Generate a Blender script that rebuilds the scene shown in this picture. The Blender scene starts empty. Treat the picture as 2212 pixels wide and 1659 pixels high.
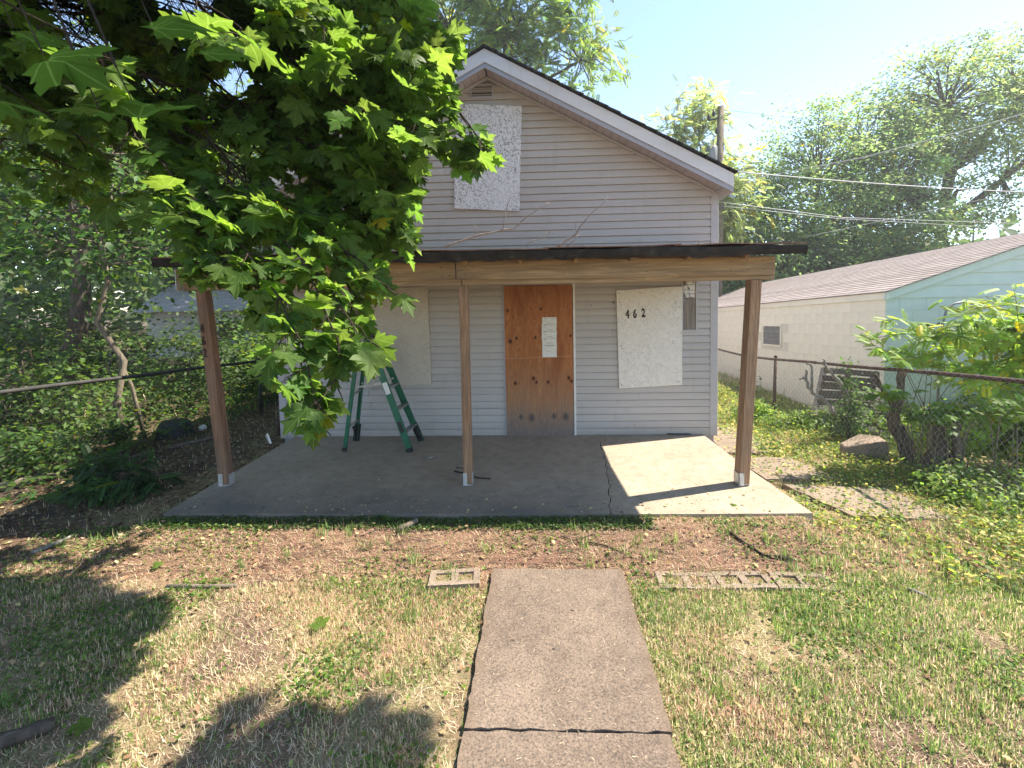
import bpy, math, random
import numpy as np
from math import sin, cos, pi, radians
from mathutils import Vector, Matrix

S = bpy.context.scene
COL = S.collection

# ------------------------------------------------------------ camera
CF, PITCH, YAW, ROLL = 1000.0, .0561, .0416, -.0181      # focal length in 2212-px units, angles in radians
CAM = np.array([.6636, -6.3875, 1.8523])
cam_d = bpy.data.cameras.new('camera'); cam = bpy.data.objects.new('camera', cam_d); COL.objects.link(cam)
S.camera = cam
cam_d.sensor_fit = 'HORIZONTAL'; cam_d.sensor_width = 36.0; cam_d.lens = 36.0*CF/2212
cam_d.shift_x = -20/2212; cam_d.shift_y = -120/2212
cam_d.clip_start = .05; cam_d.clip_end = 1500
cam.location = CAM
cam.matrix_world = Matrix.Translation(Vector(CAM)) @ Matrix.Rotation(YAW, 4, 'Z') @ Matrix.Rotation(pi/2-PITCH, 4, 'X') @ Matrix.Rotation(ROLL, 4, 'Z')

# ------------------------------------------------------------ world, sun, exposure
SUNV = Vector((.66, .20, 1.0)).normalized()
w = bpy.data.worlds.new('World'); S.world = w; w.use_nodes = True
nt = w.node_tree; nt.nodes.clear()
sky = nt.nodes.new('ShaderNodeTexSky'); sky.sky_type = 'NISHITA'; sky.sun_disc = False
sky.sun_elevation = math.asin(SUNV.z); sky.sun_rotation = math.atan2(SUNV.x, SUNV.y)
sky.air_density = 1.0; sky.dust_density = .12; sky.ozone_density = 1.0; sky.altitude = 200
bg = nt.nodes.new('ShaderNodeBackground'); bg.inputs[1].default_value = .115
wo = nt.nodes.new('ShaderNodeOutputWorld')
hs = nt.nodes.new('ShaderNodeHueSaturation'); hs.inputs['Saturation'].default_value = 1.0; nt.links.new(sky.outputs[0], hs.inputs['Color']); nt.links.new(hs.outputs[0], bg.inputs[0]); nt.links.new(bg.outputs[0], wo.inputs[0])
sd = bpy.data.lights.new('sun', 'SUN'); sd.energy = 4.6; sd.angle = radians(.55); sd.color = (1, .92, .79)
sun = bpy.data.objects.new('sun', sd); COL.objects.link(sun)
sun.rotation_euler = SUNV.to_track_quat('Z', 'Y').to_euler()
vs = S.view_settings; vs.view_transform = 'Standard'; vs.look = 'None'; vs.gamma = 1; vs.exposure = 1.6
try: vs.use_curve_mapping = False
except Exception: pass
try:
    S.cycles.max_bounces = 8; S.cycles.diffuse_bounces = 4; S.cycles.transparent_max_bounces = 4; S.cycles.transmission_bounces = 4
except Exception: pass

# ------------------------------------------------------------ helpers
rng = np.random.default_rng(7); random.seed(7)

def ray(u, v):
    """direction through a point of the survey sketch (2212 x 1659)"""
    X = (u-1106-20)/CF; Y = (v-829.5+120)/CF
    c, s = cos(-ROLL), sin(-ROLL); X, Y = c*X-s*Y, s*X+c*Y
    x = X; up = -Y
    c, s = cos(PITCH), sin(PITCH); y = c+s*up; z = -s+c*up
    c, s = cos(YAW), sin(YAW)
    return np.array([c*x-s*y, s*x+c*y, z])
def at(u, v, X=None, Y=None, Z=None, D=None):
    r = ray(u, v)
    if X is not None: t = (X-CAM[0])/r[0]
    elif Y is not None: t = (Y-CAM[1])/r[1]
    elif Z is not None: t = (Z-CAM[2])/r[2]
    else: t = D
    return CAM+t*r
def proj(P):
    P = np.asarray(P, float); d = P-CAM
    c, s = cos(YAW), sin(YAW); x = c*d[..., 0]+s*d[..., 1]; y = -s*d[..., 0]+c*d[..., 1]; z = d[..., 2]
    c, s = cos(PITCH), sin(PITCH); dep = c*y-s*z; up = s*y+c*z
    dd = np.where(np.abs(dep) < 1e-6, 1e-6, dep)
    X = x/dd; Y = -up/dd
    c, s = cos(ROLL), sin(ROLL); X, Y = c*X-s*Y, s*X+c*Y
    return 1126+CF*X, 709.5+CF*Y, dep

def tag(o, label=None, cat=None, group=None, kind=None):
    if label: o['label'] = label
    if cat: o['category'] = cat
    if group: o['group'] = group
    if kind: o['kind'] = kind
    return o
def empty(name, loc, label=None, cat=None, group=None, rz=0):
    o = bpy.data.objects.new(name, None); COL.objects.link(o); o.location = loc; o.rotation_euler = (0, 0, rz)
    o.empty_display_size = .2
    return tag(o, label, cat, group)
def link(name, me, parent=None, loc=None):
    o = bpy.data.objects.new(name, me); COL.objects.link(o)
    if parent: o.parent = parent
    if loc is not None: o.location = loc
    return o
def fast(name, V, F, mat=None, colors=None, local=None, smooth=False):
    V = np.ascontiguousarray(V, dtype=np.float32); F = np.ascontiguousarray(F, dtype=np.int32)
    me = bpy.data.meshes.new(name); n, k = F.shape
    me.vertices.add(len(V)); me.vertices.foreach_set('co', V.ravel())
    me.loops.add(n*k); me.loops.foreach_set('vertex_index', F.ravel())
    me.polygons.add(n); me.polygons.foreach_set('loop_start', np.arange(0, n*k, k, dtype=np.int32))
    me.polygons.foreach_set('loop_total', np.full(n, k, dtype=np.int32))
    if smooth: me.polygons.foreach_set('use_smooth', np.ones(n, dtype=bool))
    me.update(calc_edges=True)
    if colors is not None:
        a = me.attributes.new('tint', 'FLOAT_COLOR', 'POINT')
        c = np.ones((len(V), 4), np.float32); c[:, :3] = colors; a.data.foreach_set('color', c.ravel())
    if local is not None:
        a = me.attributes.new('blade', 'FLOAT_VECTOR', 'POINT'); a.data.foreach_set('vector', np.ascontiguousarray(local, np.float32).ravel())
    if mat: me.materials.append(mat)
    return me

class MB:
    def __init__(s): s.v = []; s.f = []
    def add(s, vs, fs):
        b = len(s.v); s.v += [tuple(map(float, p)) for p in vs]; s.f += [tuple(b+i for i in f) for f in fs]; return s
    def box(s, x0, x1, y0, y1, z0, z1):
        v = [(x, y, z) for z in (z0, z1) for y in (y0, y1) for x in (x0, x1)]
        return s.add(v, [(0, 2, 3, 1), (4, 5, 7, 6), (0, 1, 5, 4), (2, 6, 7, 3), (0, 4, 6, 2), (1, 3, 7, 5)])
    def bar(s, a, b, w, t, up=(0, 0, 1)):
        """rectangular bar from a to b; w across, t along up"""
        a = Vector(a); b = Vector(b); d = (b-a).normalized(); u = Vector(up)
        sd = d.cross(u).normalized(); u = sd.cross(d).normalized()
        q = [-sd*w/2-u*t/2, sd*w/2-u*t/2, sd*w/2+u*t/2, -sd*w/2+u*t/2]
        return s.add([a+p for p in q]+[b+p for p in q], [(0, 1, 2, 3), (7, 6, 5, 4), (0, 4, 5, 1), (1, 5, 6, 2), (2, 6, 7, 3), (3, 7, 4, 0)])
    def quadbox(s, pts, d):
        """extrude polygon pts by vector d"""
        n = len(pts); p = [Vector(q) for q in pts]; d = Vector(d)
        fs = [tuple(range(n)), tuple(range(2*n-1, n-1, -1))]+[(i, i+n, (i+1) % n+n, (i+1) % n) for i in range(n)]
        return s.add(p+[q+d for q in p], fs)
    def tube(s, pts, rad, n=8, cap=True):
        P = [Vector(p) for p in pts]; R = rad if hasattr(rad, '__len__') else [rad]*len(P)
        b = len(s.v); prev = None
        for i, p in enumerate(P):
            d = (P[min(i+1, len(P)-1)]-P[max(i-1, 0)]).normalized()
            if prev is None: a = Vector((0, 0, 1)) if abs(d.z) < .9 else Vector((1, 0, 0)); u = d.cross(a).normalized()
            else: u = (prev-d*prev.dot(d)).normalized()
            prev = u; w2 = d.cross(u)
            for k in range(n):
                t = 2*pi*k/n; s.v.append(tuple(p+(u*cos(t)+w2*sin(t))*R[i]))
        for i in range(len(P)-1):
            for k in range(n):
                a = b+i*n+k; c = b+i*n+(k+1) % n; s.f.append((a, c, c+n, a+n))
        if cap:
            s.f.append(tuple(b+k for k in range(n))[::-1]); s.f.append(tuple(b+(len(P)-1)*n+k for k in range(n)))
        return s
    def mesh(s, name, mat, smooth=False):
        me = bpy.data.meshes.new(name); me.from_pydata(s.v, [], s.f); me.update()
        if mat: me.materials.append(mat)
        if smooth: me.polygons.foreach_set('use_smooth', [True]*len(me.polygons))
        return me
    def build(s, name, mat, parent=None, smooth=False, bevel=0):
        import bmesh
        me = s.mesh(name, mat, smooth)
        bm = bmesh.new(); bm.from_mesh(me); bmesh.ops.recalc_face_normals(bm, faces=bm.faces)
        if bevel: bmesh.ops.bevel(bm, geom=list(bm.edges), offset=bevel, segments=1, affect='EDGES')
        bm.to_mesh(me); bm.free()
        if parent is not None:      # geometry is written in world coordinates, stored relative to its thing
            M = Matrix.Translation(parent.location) @ Matrix.Rotation(parent.rotation_euler.z, 4, 'Z')
            if parent.parent: M = Matrix.Translation(parent.parent.location) @ M
            me.transform(M.inverted())
        return link(name, me, parent)

def vnoise(x, y, sc, seed=0):
    r = np.random.default_rng(seed); T = r.random((64, 64)); X = np.asarray(x)*sc; Y = np.asarray(y)*sc
    i = np.floor(X).astype(int); j = np.floor(Y).astype(int); fx = X-i; fy = Y-j
    fx = fx*fx*(3-2*fx); fy = fy*fy*(3-2*fy); g = lambda a, b: T[a % 64, b % 64]
    return (g(i, j)*(1-fx)+g(i+1, j)*fx)*(1-fy)+(g(i, j+1)*(1-fx)+g(i+1, j+1)*fx)*fy
def ground(x, y):
    x = np.asarray(x, float); y = np.asarray(y, float)
    z = -.135+(vnoise(x, y, 1.3, 1)-.5)*.03+(vnoise(x, y, 5, 2)-.5)*.018
    z = z-.22*np.clip((x-4.7)/1.3, 0, 1)
    z = z-.02*np.clip(-(x+3.2)/2, 0, 1)
    z = z+np.clip((y+3.15)/.6, 0, 1)*.10*(x < 2.9)*(x > -2.9)*(y < -2.2)
    flat = (x > .1) & (x < 1.4) & (y < -2.95)
    return np.where(flat, -.135+(z+.135)*.3, z)

# ------------------------------------------------------------ materials
class NT:
    def __init__(s, name, rough=.8, spec=.3):
        s.m = bpy.data.materials.new(name); s.m.use_nodes = True; s.t = s.m.node_tree; s.n = s.t.nodes
        s.b = s.n['Principled BSDF']; s.b.inputs['Roughness'].default_value = rough
        s.b.inputs['Specular IOR Level'].default_value = spec
    def node(s, typ, **kw):
        n = s.n.new(typ)
        for k, v in kw.items(): setattr(n, k, v)
        return n
    def lk(s, a, b): s.t.links.new(a, b)
    def coord(s, scale=(1, 1, 1), rot=(0, 0, 0), kind='Object', loc=(0, 0, 0)):
        c = s.node('ShaderNodeTexCoord'); m = s.node('ShaderNodeMapping')
        m.inputs['Scale'].default_value = scale; m.inputs['Rotation'].default_value = rot; m.inputs['Location'].default_value = loc
        s.lk(c.outputs[kind], m.inputs[0]); return m.outputs[0]
    def tcoord(s, scale, rot, loc):
        c = s.node('ShaderNodeTexCoord'); m = s.node('ShaderNodeMapping', vector_type='TEXTURE')
        m.inputs['Scale'].default_value = scale; m.inputs['Rotation'].default_value = rot; m.inputs['Location'].default_value = loc
        s.lk(c.outputs['Object'], m.inputs[0]); return m.outputs[0]
    def noise(s, vec, scale, detail=4, rough=.55, dist=0):
        n = s.node('ShaderNodeTexNoise'); n.inputs['Scale'].default_value = scale; n.inputs['Detail'].default_value = detail
        n.inputs['Roughness'].default_value = rough; n.inputs['Distortion'].default_value = dist
        if vec is not None: s.lk(vec, n.inputs['Vector'])
        return n.outputs['Fac']
    def ramp(s, fac, stops, const=False):
        r = s.node('ShaderNodeValToRGB'); e = r.color_ramp.elements
        if const: r.color_ramp.interpolation = 'CONSTANT'
        while len(e) < len(stops): e.new(.5)
        for i, (p, c) in enumerate(stops):
            e[i].position = p; c = (c, c, c) if not hasattr(c, '__len__') else c; e[i].color = (*c, 1)
        s.lk(fac, r.inputs[0]); return r.outputs[0]
    def mix(s, fac, a, b, mode='MIX'):
        m = s.node('ShaderNodeMix', data_type='RGBA', blend_type=mode)
        for sock, val in ((m.inputs['Factor'], fac), (m.inputs['A'], a), (m.inputs['B'], b)):
            if isinstance(val, bpy.types.NodeSocket): s.lk(val, sock)
            elif hasattr(val, '__len__'): sock.default_value = (*val, 1)
            else: sock.default_value = val
        return m.outputs['Result']
    def math(s, op, a, b=0, c=None, clamp=False):
        m = s.node('ShaderNodeMath', operation=op, use_clamp=clamp)
        for i, val in enumerate((a, b) if c is None else (a, b, c)):
            if isinstance(val, bpy.types.NodeSocket): s.lk(val, m.inputs[i])
            else: m.inputs[i].default_value = val
        return m.outputs[0]
    def sep(s, vec):
        n = s.node('ShaderNodeSeparateXYZ'); s.lk(vec, n.inputs[0]); return n.outputs
    def attr(s, name, out='Color'):
        n = s.node('ShaderNodeAttribute', attribute_name=name); return n.outputs[out]
    def bump(s, h, strength=.3, dist=.01):
        b = s.node('ShaderNodeBump'); b.inputs['Strength'].default_value = strength; b.inputs['Distance'].default_value = dist
        s.lk(h, b.inputs['Height']); s.lk(b.outputs[0], s.b.inputs['Normal'])
    def col(s, c):
        if isinstance(c, bpy.types.NodeSocket): s.lk(c, s.b.inputs['Base Color'])
        else: s.b.inputs['Base Color'].default_value = (*c, 1)
        return s
    def rand(s): return s.node('ShaderNodeObjectInfo').outputs['Random']

def wood(name, c1, c2, c3, axis, sc=1.0, rough=.85, objvar=.25, kind='Object', bump=.35):
    """long-grained wood, grain along the axis"""
    t = NT(name, rough); st = [9, 9, 9]; st[axis] = .55
    v = t.coord(tuple(a*sc for a in st), kind=kind)
    n1 = t.noise(v, 1.6, 5, .6, .6); st2 = [60, 60, 60]; st2[axis] = 1.6
    v2 = t.coord(tuple(a*sc for a in st2), kind=kind); n2 = t.noise(v2, 1.0, 4, .6)
    rings = t.math('FRACT', t.math('MULTIPLY', n1, 7.0))
    rings = t.math('ABSOLUTE', t.math('SUBTRACT', rings, .5))
    c = t.ramp(n1, [(.3, c1), (.5, c2), (.7, c3)])
    c = t.mix(t.math('MULTIPLY', rings, .9), c, tuple(a*.45 for a in c1))
    c = t.mix(t.ramp(n2, [(.35, .55), (.6, 0)]), c, tuple(a*.4 for a in c1))
    st3 = [2.5, 2.5, 2.5]; st3[axis] = 1.2
    n3 = t.noise(t.coord(tuple(st3), kind=kind), 1.5, 3)
    c = t.mix(t.ramp(n3, [(.45, 0), (.75, .5)]), c, (.14, .12, .10))
    hv = t.node('ShaderNodeHueSaturation'); t.lk(c, hv.inputs['Color'])
    t.lk(t.math('ADD', t.math('MULTIPLY', t.rand(), objvar), 1-objvar/2), hv.inputs['Value'])
    t.col(hv.outputs[0]); t.bump(n2, bump, .004)
    return t.m

def siding_mat(name, base, dirt=.5):
    t = NT(name, .5, .35); v = t.coord((1, 1, 1))
    n = t.noise(t.coord((.6, 1, 6)), 1.5, 5, .6); n2 = t.noise(t.coord((40, 40, 40)), 1, 2)
    c = t.mix(t.ramp(n, [(.42, 0), (.75, .55*dirt)]), base, tuple(a*b for a, b in zip(base, (.62, .58, .52))))
    oz = t.sep(t.coord((1, 1, 1)))[2]; spl = t.ramp(t.math('ADD', oz, t.math('MULTIPLY', t.noise(t.coord((5, 5, 9)), 1.4, 5), .22)), [(.10, .6*dirt), (.30, 0)]); c = t.mix(spl, c, (.22, .17, .12))
    n4 = t.noise(t.coord((9, 9, 1.2)), 1.2, 5, .7)
    c = t.mix(t.ramp(n4, [(.56, 0), (.74, .35*dirt)]), c, (.16, .13, .10))
    hv = t.node('ShaderNodeHueSaturation'); t.lk(c, hv.inputs['Color'])
    t.lk(t.math('ADD', t.math('MULTIPLY', t.rand(), .07), .965), hv.inputs['Value'])
    t.col(hv.outputs[0]); t.bump(n2, .08, .001); return t.m
M = {}
M['siding'] = siding_mat('vinyl siding', (.46, .43, .415))
M['trim'] = siding_mat('vinyl trim', (.44, .42, .44), .4)
M['soffit'] = siding_mat('soffit', (.43, .42, .44), .25)
M['fascia'] = siding_mat('white fascia metal', (.66, .66, .69), .45)
M['greytrim'] = siding_mat('grey trim', (.36, .36, .41), .3)
t = NT('black shingle edge', .95); n = t.noise(t.coord((1, 1, 1)), 22, 5)
t.col(t.ramp(n, [(.3, (.012, .012, .013)), (.6, (.04, .038, .038)), (.8, (.09, .085, .08))])); t.bump(n, .6, .01); M['shingle'] = t.m

def osb(name, base, flake, amount):
    t = NT(name, .75, .25); fac = None
    for k, a in enumerate((.2, .85, 1.5, 2.2, 2.75)):
        n = t.noise(t.tcoord((1/70, 1/70, 1/16), (0, a, 0), (k*3.1, 0, k*1.7)), 1.0, 1, .4)
        r = t.ramp(n, [(.60+.012*k, 0), (.68, 1)]); fac = r if fac is None else t.math('MAXIMUM', fac, r)
    patch = t.noise(t.coord((1, 1, 1)), 2.2, 4); fac = t.math('MULTIPLY', fac, t.ramp(patch, [(.3, amount*.35), (.7, amount)]))
    n0 = t.noise(t.coord((14, 14, 14)), 1, 5)
    c = t.mix(t.ramp(n0, [(.4, 0), (.75, .3)]), base, tuple(a*.7 for a in base))
    c = t.mix(fac, c, flake); t.col(c)
    t.bump(t.math('SUBTRACT', n0, t.math('MULTIPLY', fac, .6)), .35, .003); return t.m
M['osb_upper'] = osb('weathered white painted strand board', (.70, .71, .75), (.13, .13, .15), .95)
M['osb_right'] = osb('white painted strand board', (.74, .71, .67), (.30, .26, .22), .34)
M['osb_left'] = osb('cream painted strand board', (.56, .51, .44), (.24, .2, .16), .28)

def plywood():
    t = NT('door plywood', .7, .25); c0 = t.coord((1, 1, 1)); o = t.sep(c0)
    W = t.noise(t.coord((5.0, 1, 1.1)), 1.3, 3, .5, .8)
    g = t.math('FRACT', t.math('MULTIPLY', W, 13)); g = t.math('ABSOLUTE', t.math('SUBTRACT', g, .5))
    fine = t.noise(t.coord((90, 9, 2.2)), 1.0, 3)
    big = t.noise(t.coord((1, 1, .5)), 2.5, 4)
    c = t.ramp(W, [(.3, (.42, .15, .045)), (.5, (.50, .21, .075)), (.7, (.33, .11, .035))])
    c = t.mix(t.math('MULTIPLY', g, 1.0), c, (.24, .075, .025))
    c = t.mix(t.ramp(fine, [(.4, .4), (.62, 0)]), c, (.20, .07, .03))
    c = t.mix(t.ramp(big, [(.5, 0), (.8, .45)]), c, (.14, .06, .035))
    # weathering toward the foot of the sheet: bleached tan, then grey
    zz = t.math('ADD', o[2], t.math('MULTIPLY', t.math('SUBTRACT', t.noise(t.coord((3, 1, .8)), 1.6, 5), .5), .45))
    wth = t.ramp(t.math('DIVIDE', zz, 2.1), [(.10, 1), (.50, 0)])
    wc = t.mix(t.ramp(fine, [(.35, .6), (.6, 0)]), (.40, .25, .15), (.17, .12, .09))
    c = t.mix(t.math('MULTIPLY', wth, .8), c, wc)
    gr = t.ramp(t.math('DIVIDE', zz, 2.1), [(.03, .9), (.24, 0)])
    c = t.mix(gr, c, t.mix(g, (.22, .18, .16), (.09, .075, .07)))
    # knots
    def knots(c, lst, r, colr, soft):
        for (x, z, k) in lst:
            dx = t.math('SUBTRACT', o[0], x); dz = t.math('MULTIPLY', t.math('SUBTRACT', o[2], z), .75)
            d = t.math('SQRT', t.math('ADD', t.math('MULTIPLY', dx, dx), t.math('MULTIPLY', dz, dz)))
            f = t.ramp(t.math('DIVIDE', d, r*k*2), [(.5-soft, 1), (.5+soft*.6, 0)])
            c = t.mix(f, c, colr)
        return c
    K = [(.045, 1.75, 1), (.50, 1.765, 1), (.37, 1.765, .55), (.86, 1.785, .45), (.16, 1.37, 1), (.075, 1.325, 1.5), (.42, 1.375, 1), (.32, 1.375, .45),
         (.90, 1.39, .9), (.13, .745, 1.2), (.385, .81, 1.3), (.425, .755, 1.0), (.585, .755, 1.1), (.87, .81, 1.2), (.905, .765, 1.1), (.055, 1.97, .5), (.50, 1.99, .5), (.25, 1.68, .45), (.12, 1.66, .45), (.43, 1.79, .4)]
    c = knots(c, [(a, b, k*1.5) for a, b, k in K if k > .8], .015, (.22, .08, .03), .2)
    c = knots(c, K, .0135, (.045, .012, .008), .1)
    c = knots(c, [(.20, .27, 1.5), (.35, .26, 2.2), (.66, .28, 1.6), (.82, .27, 2.2)], .02, (.10, .08, .07), .3)
    # water mark line at the middle of the sheet
    ln = t.ramp(t.math('ABSOLUTE', t.math('SUBTRACT', t.math('ADD', o[2], t.math('MULTIPLY', o[0], -.03)), 1.085)), [(.002, .55), (.006, 0)])
    c = t.mix(ln, c, (.55, .34, .2)); t.col(c); t.bump(fine, .25, .002)
    return t.m
M['plywood'] = plywood()
M['beam'] = wood('weathered beam wood', (.40, .27, .15), (.46, .32, .19), (.30, .20, .12), 0, .8)
M['post'] = wood('treated post wood', (.34, .20, .12), (.42, .26, .16), (.22, .125, .075), 2, 1.3, bump=.5)
M['post_red'] = wood('reddish post wood', (.26, .14, .085), (.33, .19, .12), (.17, .09, .06), 2, .9)
M['rafter'] = wood('porch rafter wood', (.44, .27, .14), (.52, .33, .17), (.34, .20, .10), 1, .8)
M['greywood'] = wood('grey weathered wood', (.12, .085, .065), (.17, .125, .10), (.08, .055, .045), 0, 1, .95, .3)
M['greywood_v'] = wood('grey weathered board', (.27, .23, .20), (.36, .32, .28), (.15, .12, .10), 2, 1.3, .95, .2)

def concrete(name, c1, c2, speck=1.0, stain=(.05, .045, .04), st_amt=.6, warm=None, scale=1.0):
    t = NT(name, .92, .2); v = t.coord((1, 1, 1))
    a = t.noise(v, 1.4*scale, 6, .62); b = t.noise(v, 9*scale, 5, .65); d = t.noise(v, 95, 3, .7)
    c = t.ramp(a, [(.32, c1), (.68, c2)])
    c = t.mix(t.ramp(b, [(.44, 0), (.74, st_amt)]), c, tuple(x*.6 for x in c1))
    c = t.mix(t.ramp(d, [(.36, speck*.75), (.5, 0)]), c, stain)
    c = t.mix(t.ramp(d, [(.56, 0), (.72, speck*.55)]), c, tuple(min(1, x*1.7) for x in c2))
    vo = t.node('ShaderNodeTexVoronoi'); vo.inputs['Scale'].default_value = 26; t.lk(v, vo.inputs['Vector'])
    c = t.mix(t.ramp(vo.outputs['Distance'], [(.05, .4*speck), (.16, 0)]), c, stain)
    t.col(c); t.bump(t.math('ADD', d, t.math('MULTIPLY', b, .6)), .55, .006); return t
tt = concrete('porch slab concrete', (.34, .275, .20), (.43, .355, .265), .6, st_amt=.6)
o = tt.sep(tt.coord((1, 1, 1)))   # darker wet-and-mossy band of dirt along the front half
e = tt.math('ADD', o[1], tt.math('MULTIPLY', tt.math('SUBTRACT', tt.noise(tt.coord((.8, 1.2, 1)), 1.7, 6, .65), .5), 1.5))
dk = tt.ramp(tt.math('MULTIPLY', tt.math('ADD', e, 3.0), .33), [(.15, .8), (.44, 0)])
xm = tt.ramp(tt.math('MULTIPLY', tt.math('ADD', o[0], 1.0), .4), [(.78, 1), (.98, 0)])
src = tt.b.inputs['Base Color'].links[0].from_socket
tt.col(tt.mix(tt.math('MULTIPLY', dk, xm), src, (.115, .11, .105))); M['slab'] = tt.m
tw_ = concrete('walkway concrete', (.155, .115, .088), (.225, .17, .128), 1.0)
vp = tw_.node('ShaderNodeTexVoronoi'); vp.inputs['Scale'].default_value = 5.5; tw_.lk(tw_.coord((1, 1.6, 1)), vp.inputs['Vector']); sp_ = tw_.sep(vp.outputs['Color'])
pit = tw_.math('MULTIPLY', tw_.ramp(vp.outputs['Distance'], [(.045, 1), (.07, 0)]), tw_.ramp(sp_[0], [(.55, 0), (.6, 1)]))
ed = tw_.math('ABSOLUTE', tw_.math('SUBTRACT', tw_.sep(tw_.coord((1, 1, 1)))[0], .757)); edn = tw_.math('ADD', ed, tw_.math('MULTIPLY', tw_.noise(tw_.coord((1, 1, 1)), 6, 5), .12))
cw = tw_.mix(pit, tw_.b.inputs['Base Color'].links[0].from_socket, (.035, .028, .022)); tw_.col(tw_.mix(tw_.ramp(edn, [(.46, 0), (.56, .55)]), cw, (.15, .105, .07))); M['walk'] = tw_.m
M['block'] = concrete('cinder block concrete', (.22, .165, .12), (.32, .25, .19), .9).m
M['flag'] = concrete('old side path concrete', (.22, .165, .12), (.30, .235, .175), .7).m

def ground_mat():
    t = NT('yard soil', .98, .1); v = t.coord((1, 1, 1)); o = t.sep(v)
    a = t.noise(v, 1.1, 6, .6); b = t.noise(v, 14, 6, .7); d = t.noise(v, 70, 4, .7)
    soil = t.ramp(b, [(.3, (.075, .052, .038)), (.55, (.16, .105, .075)), (.75, (.26, .18, .125))])
    thatch = t.ramp(d, [(.3, (.14, .11, .05)), (.52, (.34, .28, .14)), (.72, (.52, .44, .25))])
    red = t.ramp(d, [(.3, (.10, .055, .04)), (.55, (.22, .125, .085)), (.75, (.33, .19, .13))])
    c = t.mix(t.ramp(a, [(.40, 0), (.58, .8)]), soil, thatch)
    # reddish mulch of needles and bark in a band before the slab
    y = t.math('ADD', o[1], t.math('MULTIPLY', t.math('SUBTRACT', t.noise(t.coord((1, 2, 1)), 1.5, 4), .5), .5))
    band = t.ramp(t.math('MULTIPLY', t.math('ADD', y, 5.0), .25), [(.40, 0), (.47, 1), (.64, 1), (.70, 0)])
    c = t.mix(t.math('MULTIPLY', band, .85), c, red)
    c = t.mix(t.ramp(t.noise(v, 3.2, 5), [(.5, 0), (.8, .4)]), c, (.07, .055, .04))
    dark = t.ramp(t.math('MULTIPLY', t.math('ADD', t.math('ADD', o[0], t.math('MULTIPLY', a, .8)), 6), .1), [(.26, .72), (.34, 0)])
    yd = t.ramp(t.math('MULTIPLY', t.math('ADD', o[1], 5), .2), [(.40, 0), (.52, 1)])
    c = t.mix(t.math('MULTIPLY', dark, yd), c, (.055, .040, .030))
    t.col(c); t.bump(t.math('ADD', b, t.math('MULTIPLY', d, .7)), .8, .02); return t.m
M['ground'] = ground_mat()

def leafmat(name, trans=.45, rough=.45, usetint=True, vein=False, base=None, spec=.35, satv=1.0, gain=2.3):
    t = NT(name, rough, spec)
    if usetint: c = t.attr('tint')
    else:
        c = t.ramp(t.rand(), [(0, tuple(x*.75 for x in base)), (.5, base), (.93, tuple(min(1, x*1.25) for x in base)), (1.0, (.20, .22, .03))])
    if vein:
        bl = t.sep(t.attr('blade', 'Vector'))
        ang = t.math('ARCTAN2', t.math('ABSOLUTE', bl[0]), t.math('ADD', bl[1], .02))
        r = t.math('SQRT', t.math('ADD', t.math('MULTIPLY', bl[0], bl[0]), t.math('MULTIPLY', bl[1], bl[1])))
        m = None
        for a0 in (0.0, .62, 1.28):
            dd = t.math('MULTIPLY', t.math('ABSOLUTE', t.math('SUBTRACT', ang, a0)), r)
            q = t.ramp(dd, [(.006, 1), (.022, 0)]); m = q if m is None else t.math('MAXIMUM', m, q)
        c = t.mix(t.math('MULTIPLY', m, .35), c, (.20, .30, .09))
        nn = t.noise(t.attr('blade', 'Vector'), 7, 4, .6); c = t.mix(t.ramp(nn, [(.4, 0), (.75, .35)]), c, (.03, .055, .012))
        t.bump(m, .25, .01)
    t.col(c)
    tr = t.node('ShaderNodeBsdfTranslucent')
    hs = t.node('ShaderNodeHueSaturation'); t.lk(c, hs.inputs['Color']); hs.inputs['Hue'].default_value = .478; hs.inputs['Saturation'].default_value = 1.12*satv; hs.inputs['Value'].default_value = gain
    t.lk(hs.outputs[0], tr.inputs[0])
    ms = t.node('ShaderNodeMixShader'); ms.inputs[0].default_value = trans
    out = t.n['Material Output']; t.lk(t.b.outputs[0], ms.inputs[1]); t.lk(tr.outputs[0], ms.inputs[2]); t.lk(ms.outputs[0], out.inputs[0])
    return t.m
M['maple'] = leafmat('maple leaf', .52, .5, True, True, gain=3.2, spec=.22)
M['foliage'] = leafmat('foliage', .45, .55, gain=2.8)
M['grass'] = leafmat('grass', .35, .65, spec=.15)
M['litter'] = leafmat('dead leaf litter', .12, .9, spec=.1)
def bark(name, c1, c2, sc=1):
    t = NT(name, .95, .15); a = t.noise(t.coord((14*sc, 14*sc, 2.5*sc)), 1.5, 6, .7, .5); b = t.noise(t.coord((1, 1, 1)), 3, 3)
    c = t.ramp(a, [(.35, c1), (.7, c2)]); c = t.mix(t.ramp(b, [(.5, 0), (.8, .4)]), c, tuple(x*.5 for x in c1))
    t.col(c); t.bump(a, .8, .02); return t.m
M['bark'] = bark('tree bark', (.055, .042, .032), (.16, .13, .105))
M['bark_pale'] = bark('pale bark', (.10, .08, .06), (.30, .25, .19))
M['twig'] = bark('dark twig bark', (.03, .022, .018), (.085, .065, .05), 3)
M['deadwood'] = bark('dead branch bark', (.17, .155, .145), (.42, .39, .36), 3)
def plain(name, c, rough=.6, metal=0, var=.2, sc=8, bump=.1, spec=.4):
    t = NT(name, rough, spec); n = t.noise(t.coord((1, 1, 1)), sc, 5, .6)
    t.col(t.ramp(n, [(.3, tuple(x*(1-var) for x in c)), (.7, tuple(min(1, x*(1+var)) for x in c))])); t.b.inputs['Metallic'].default_value = metal
    t.bump(n, bump, .003); return t.m
M['green'] = plain('green fibreglass', (.012, .13, .07), .38, 0, .3)
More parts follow.
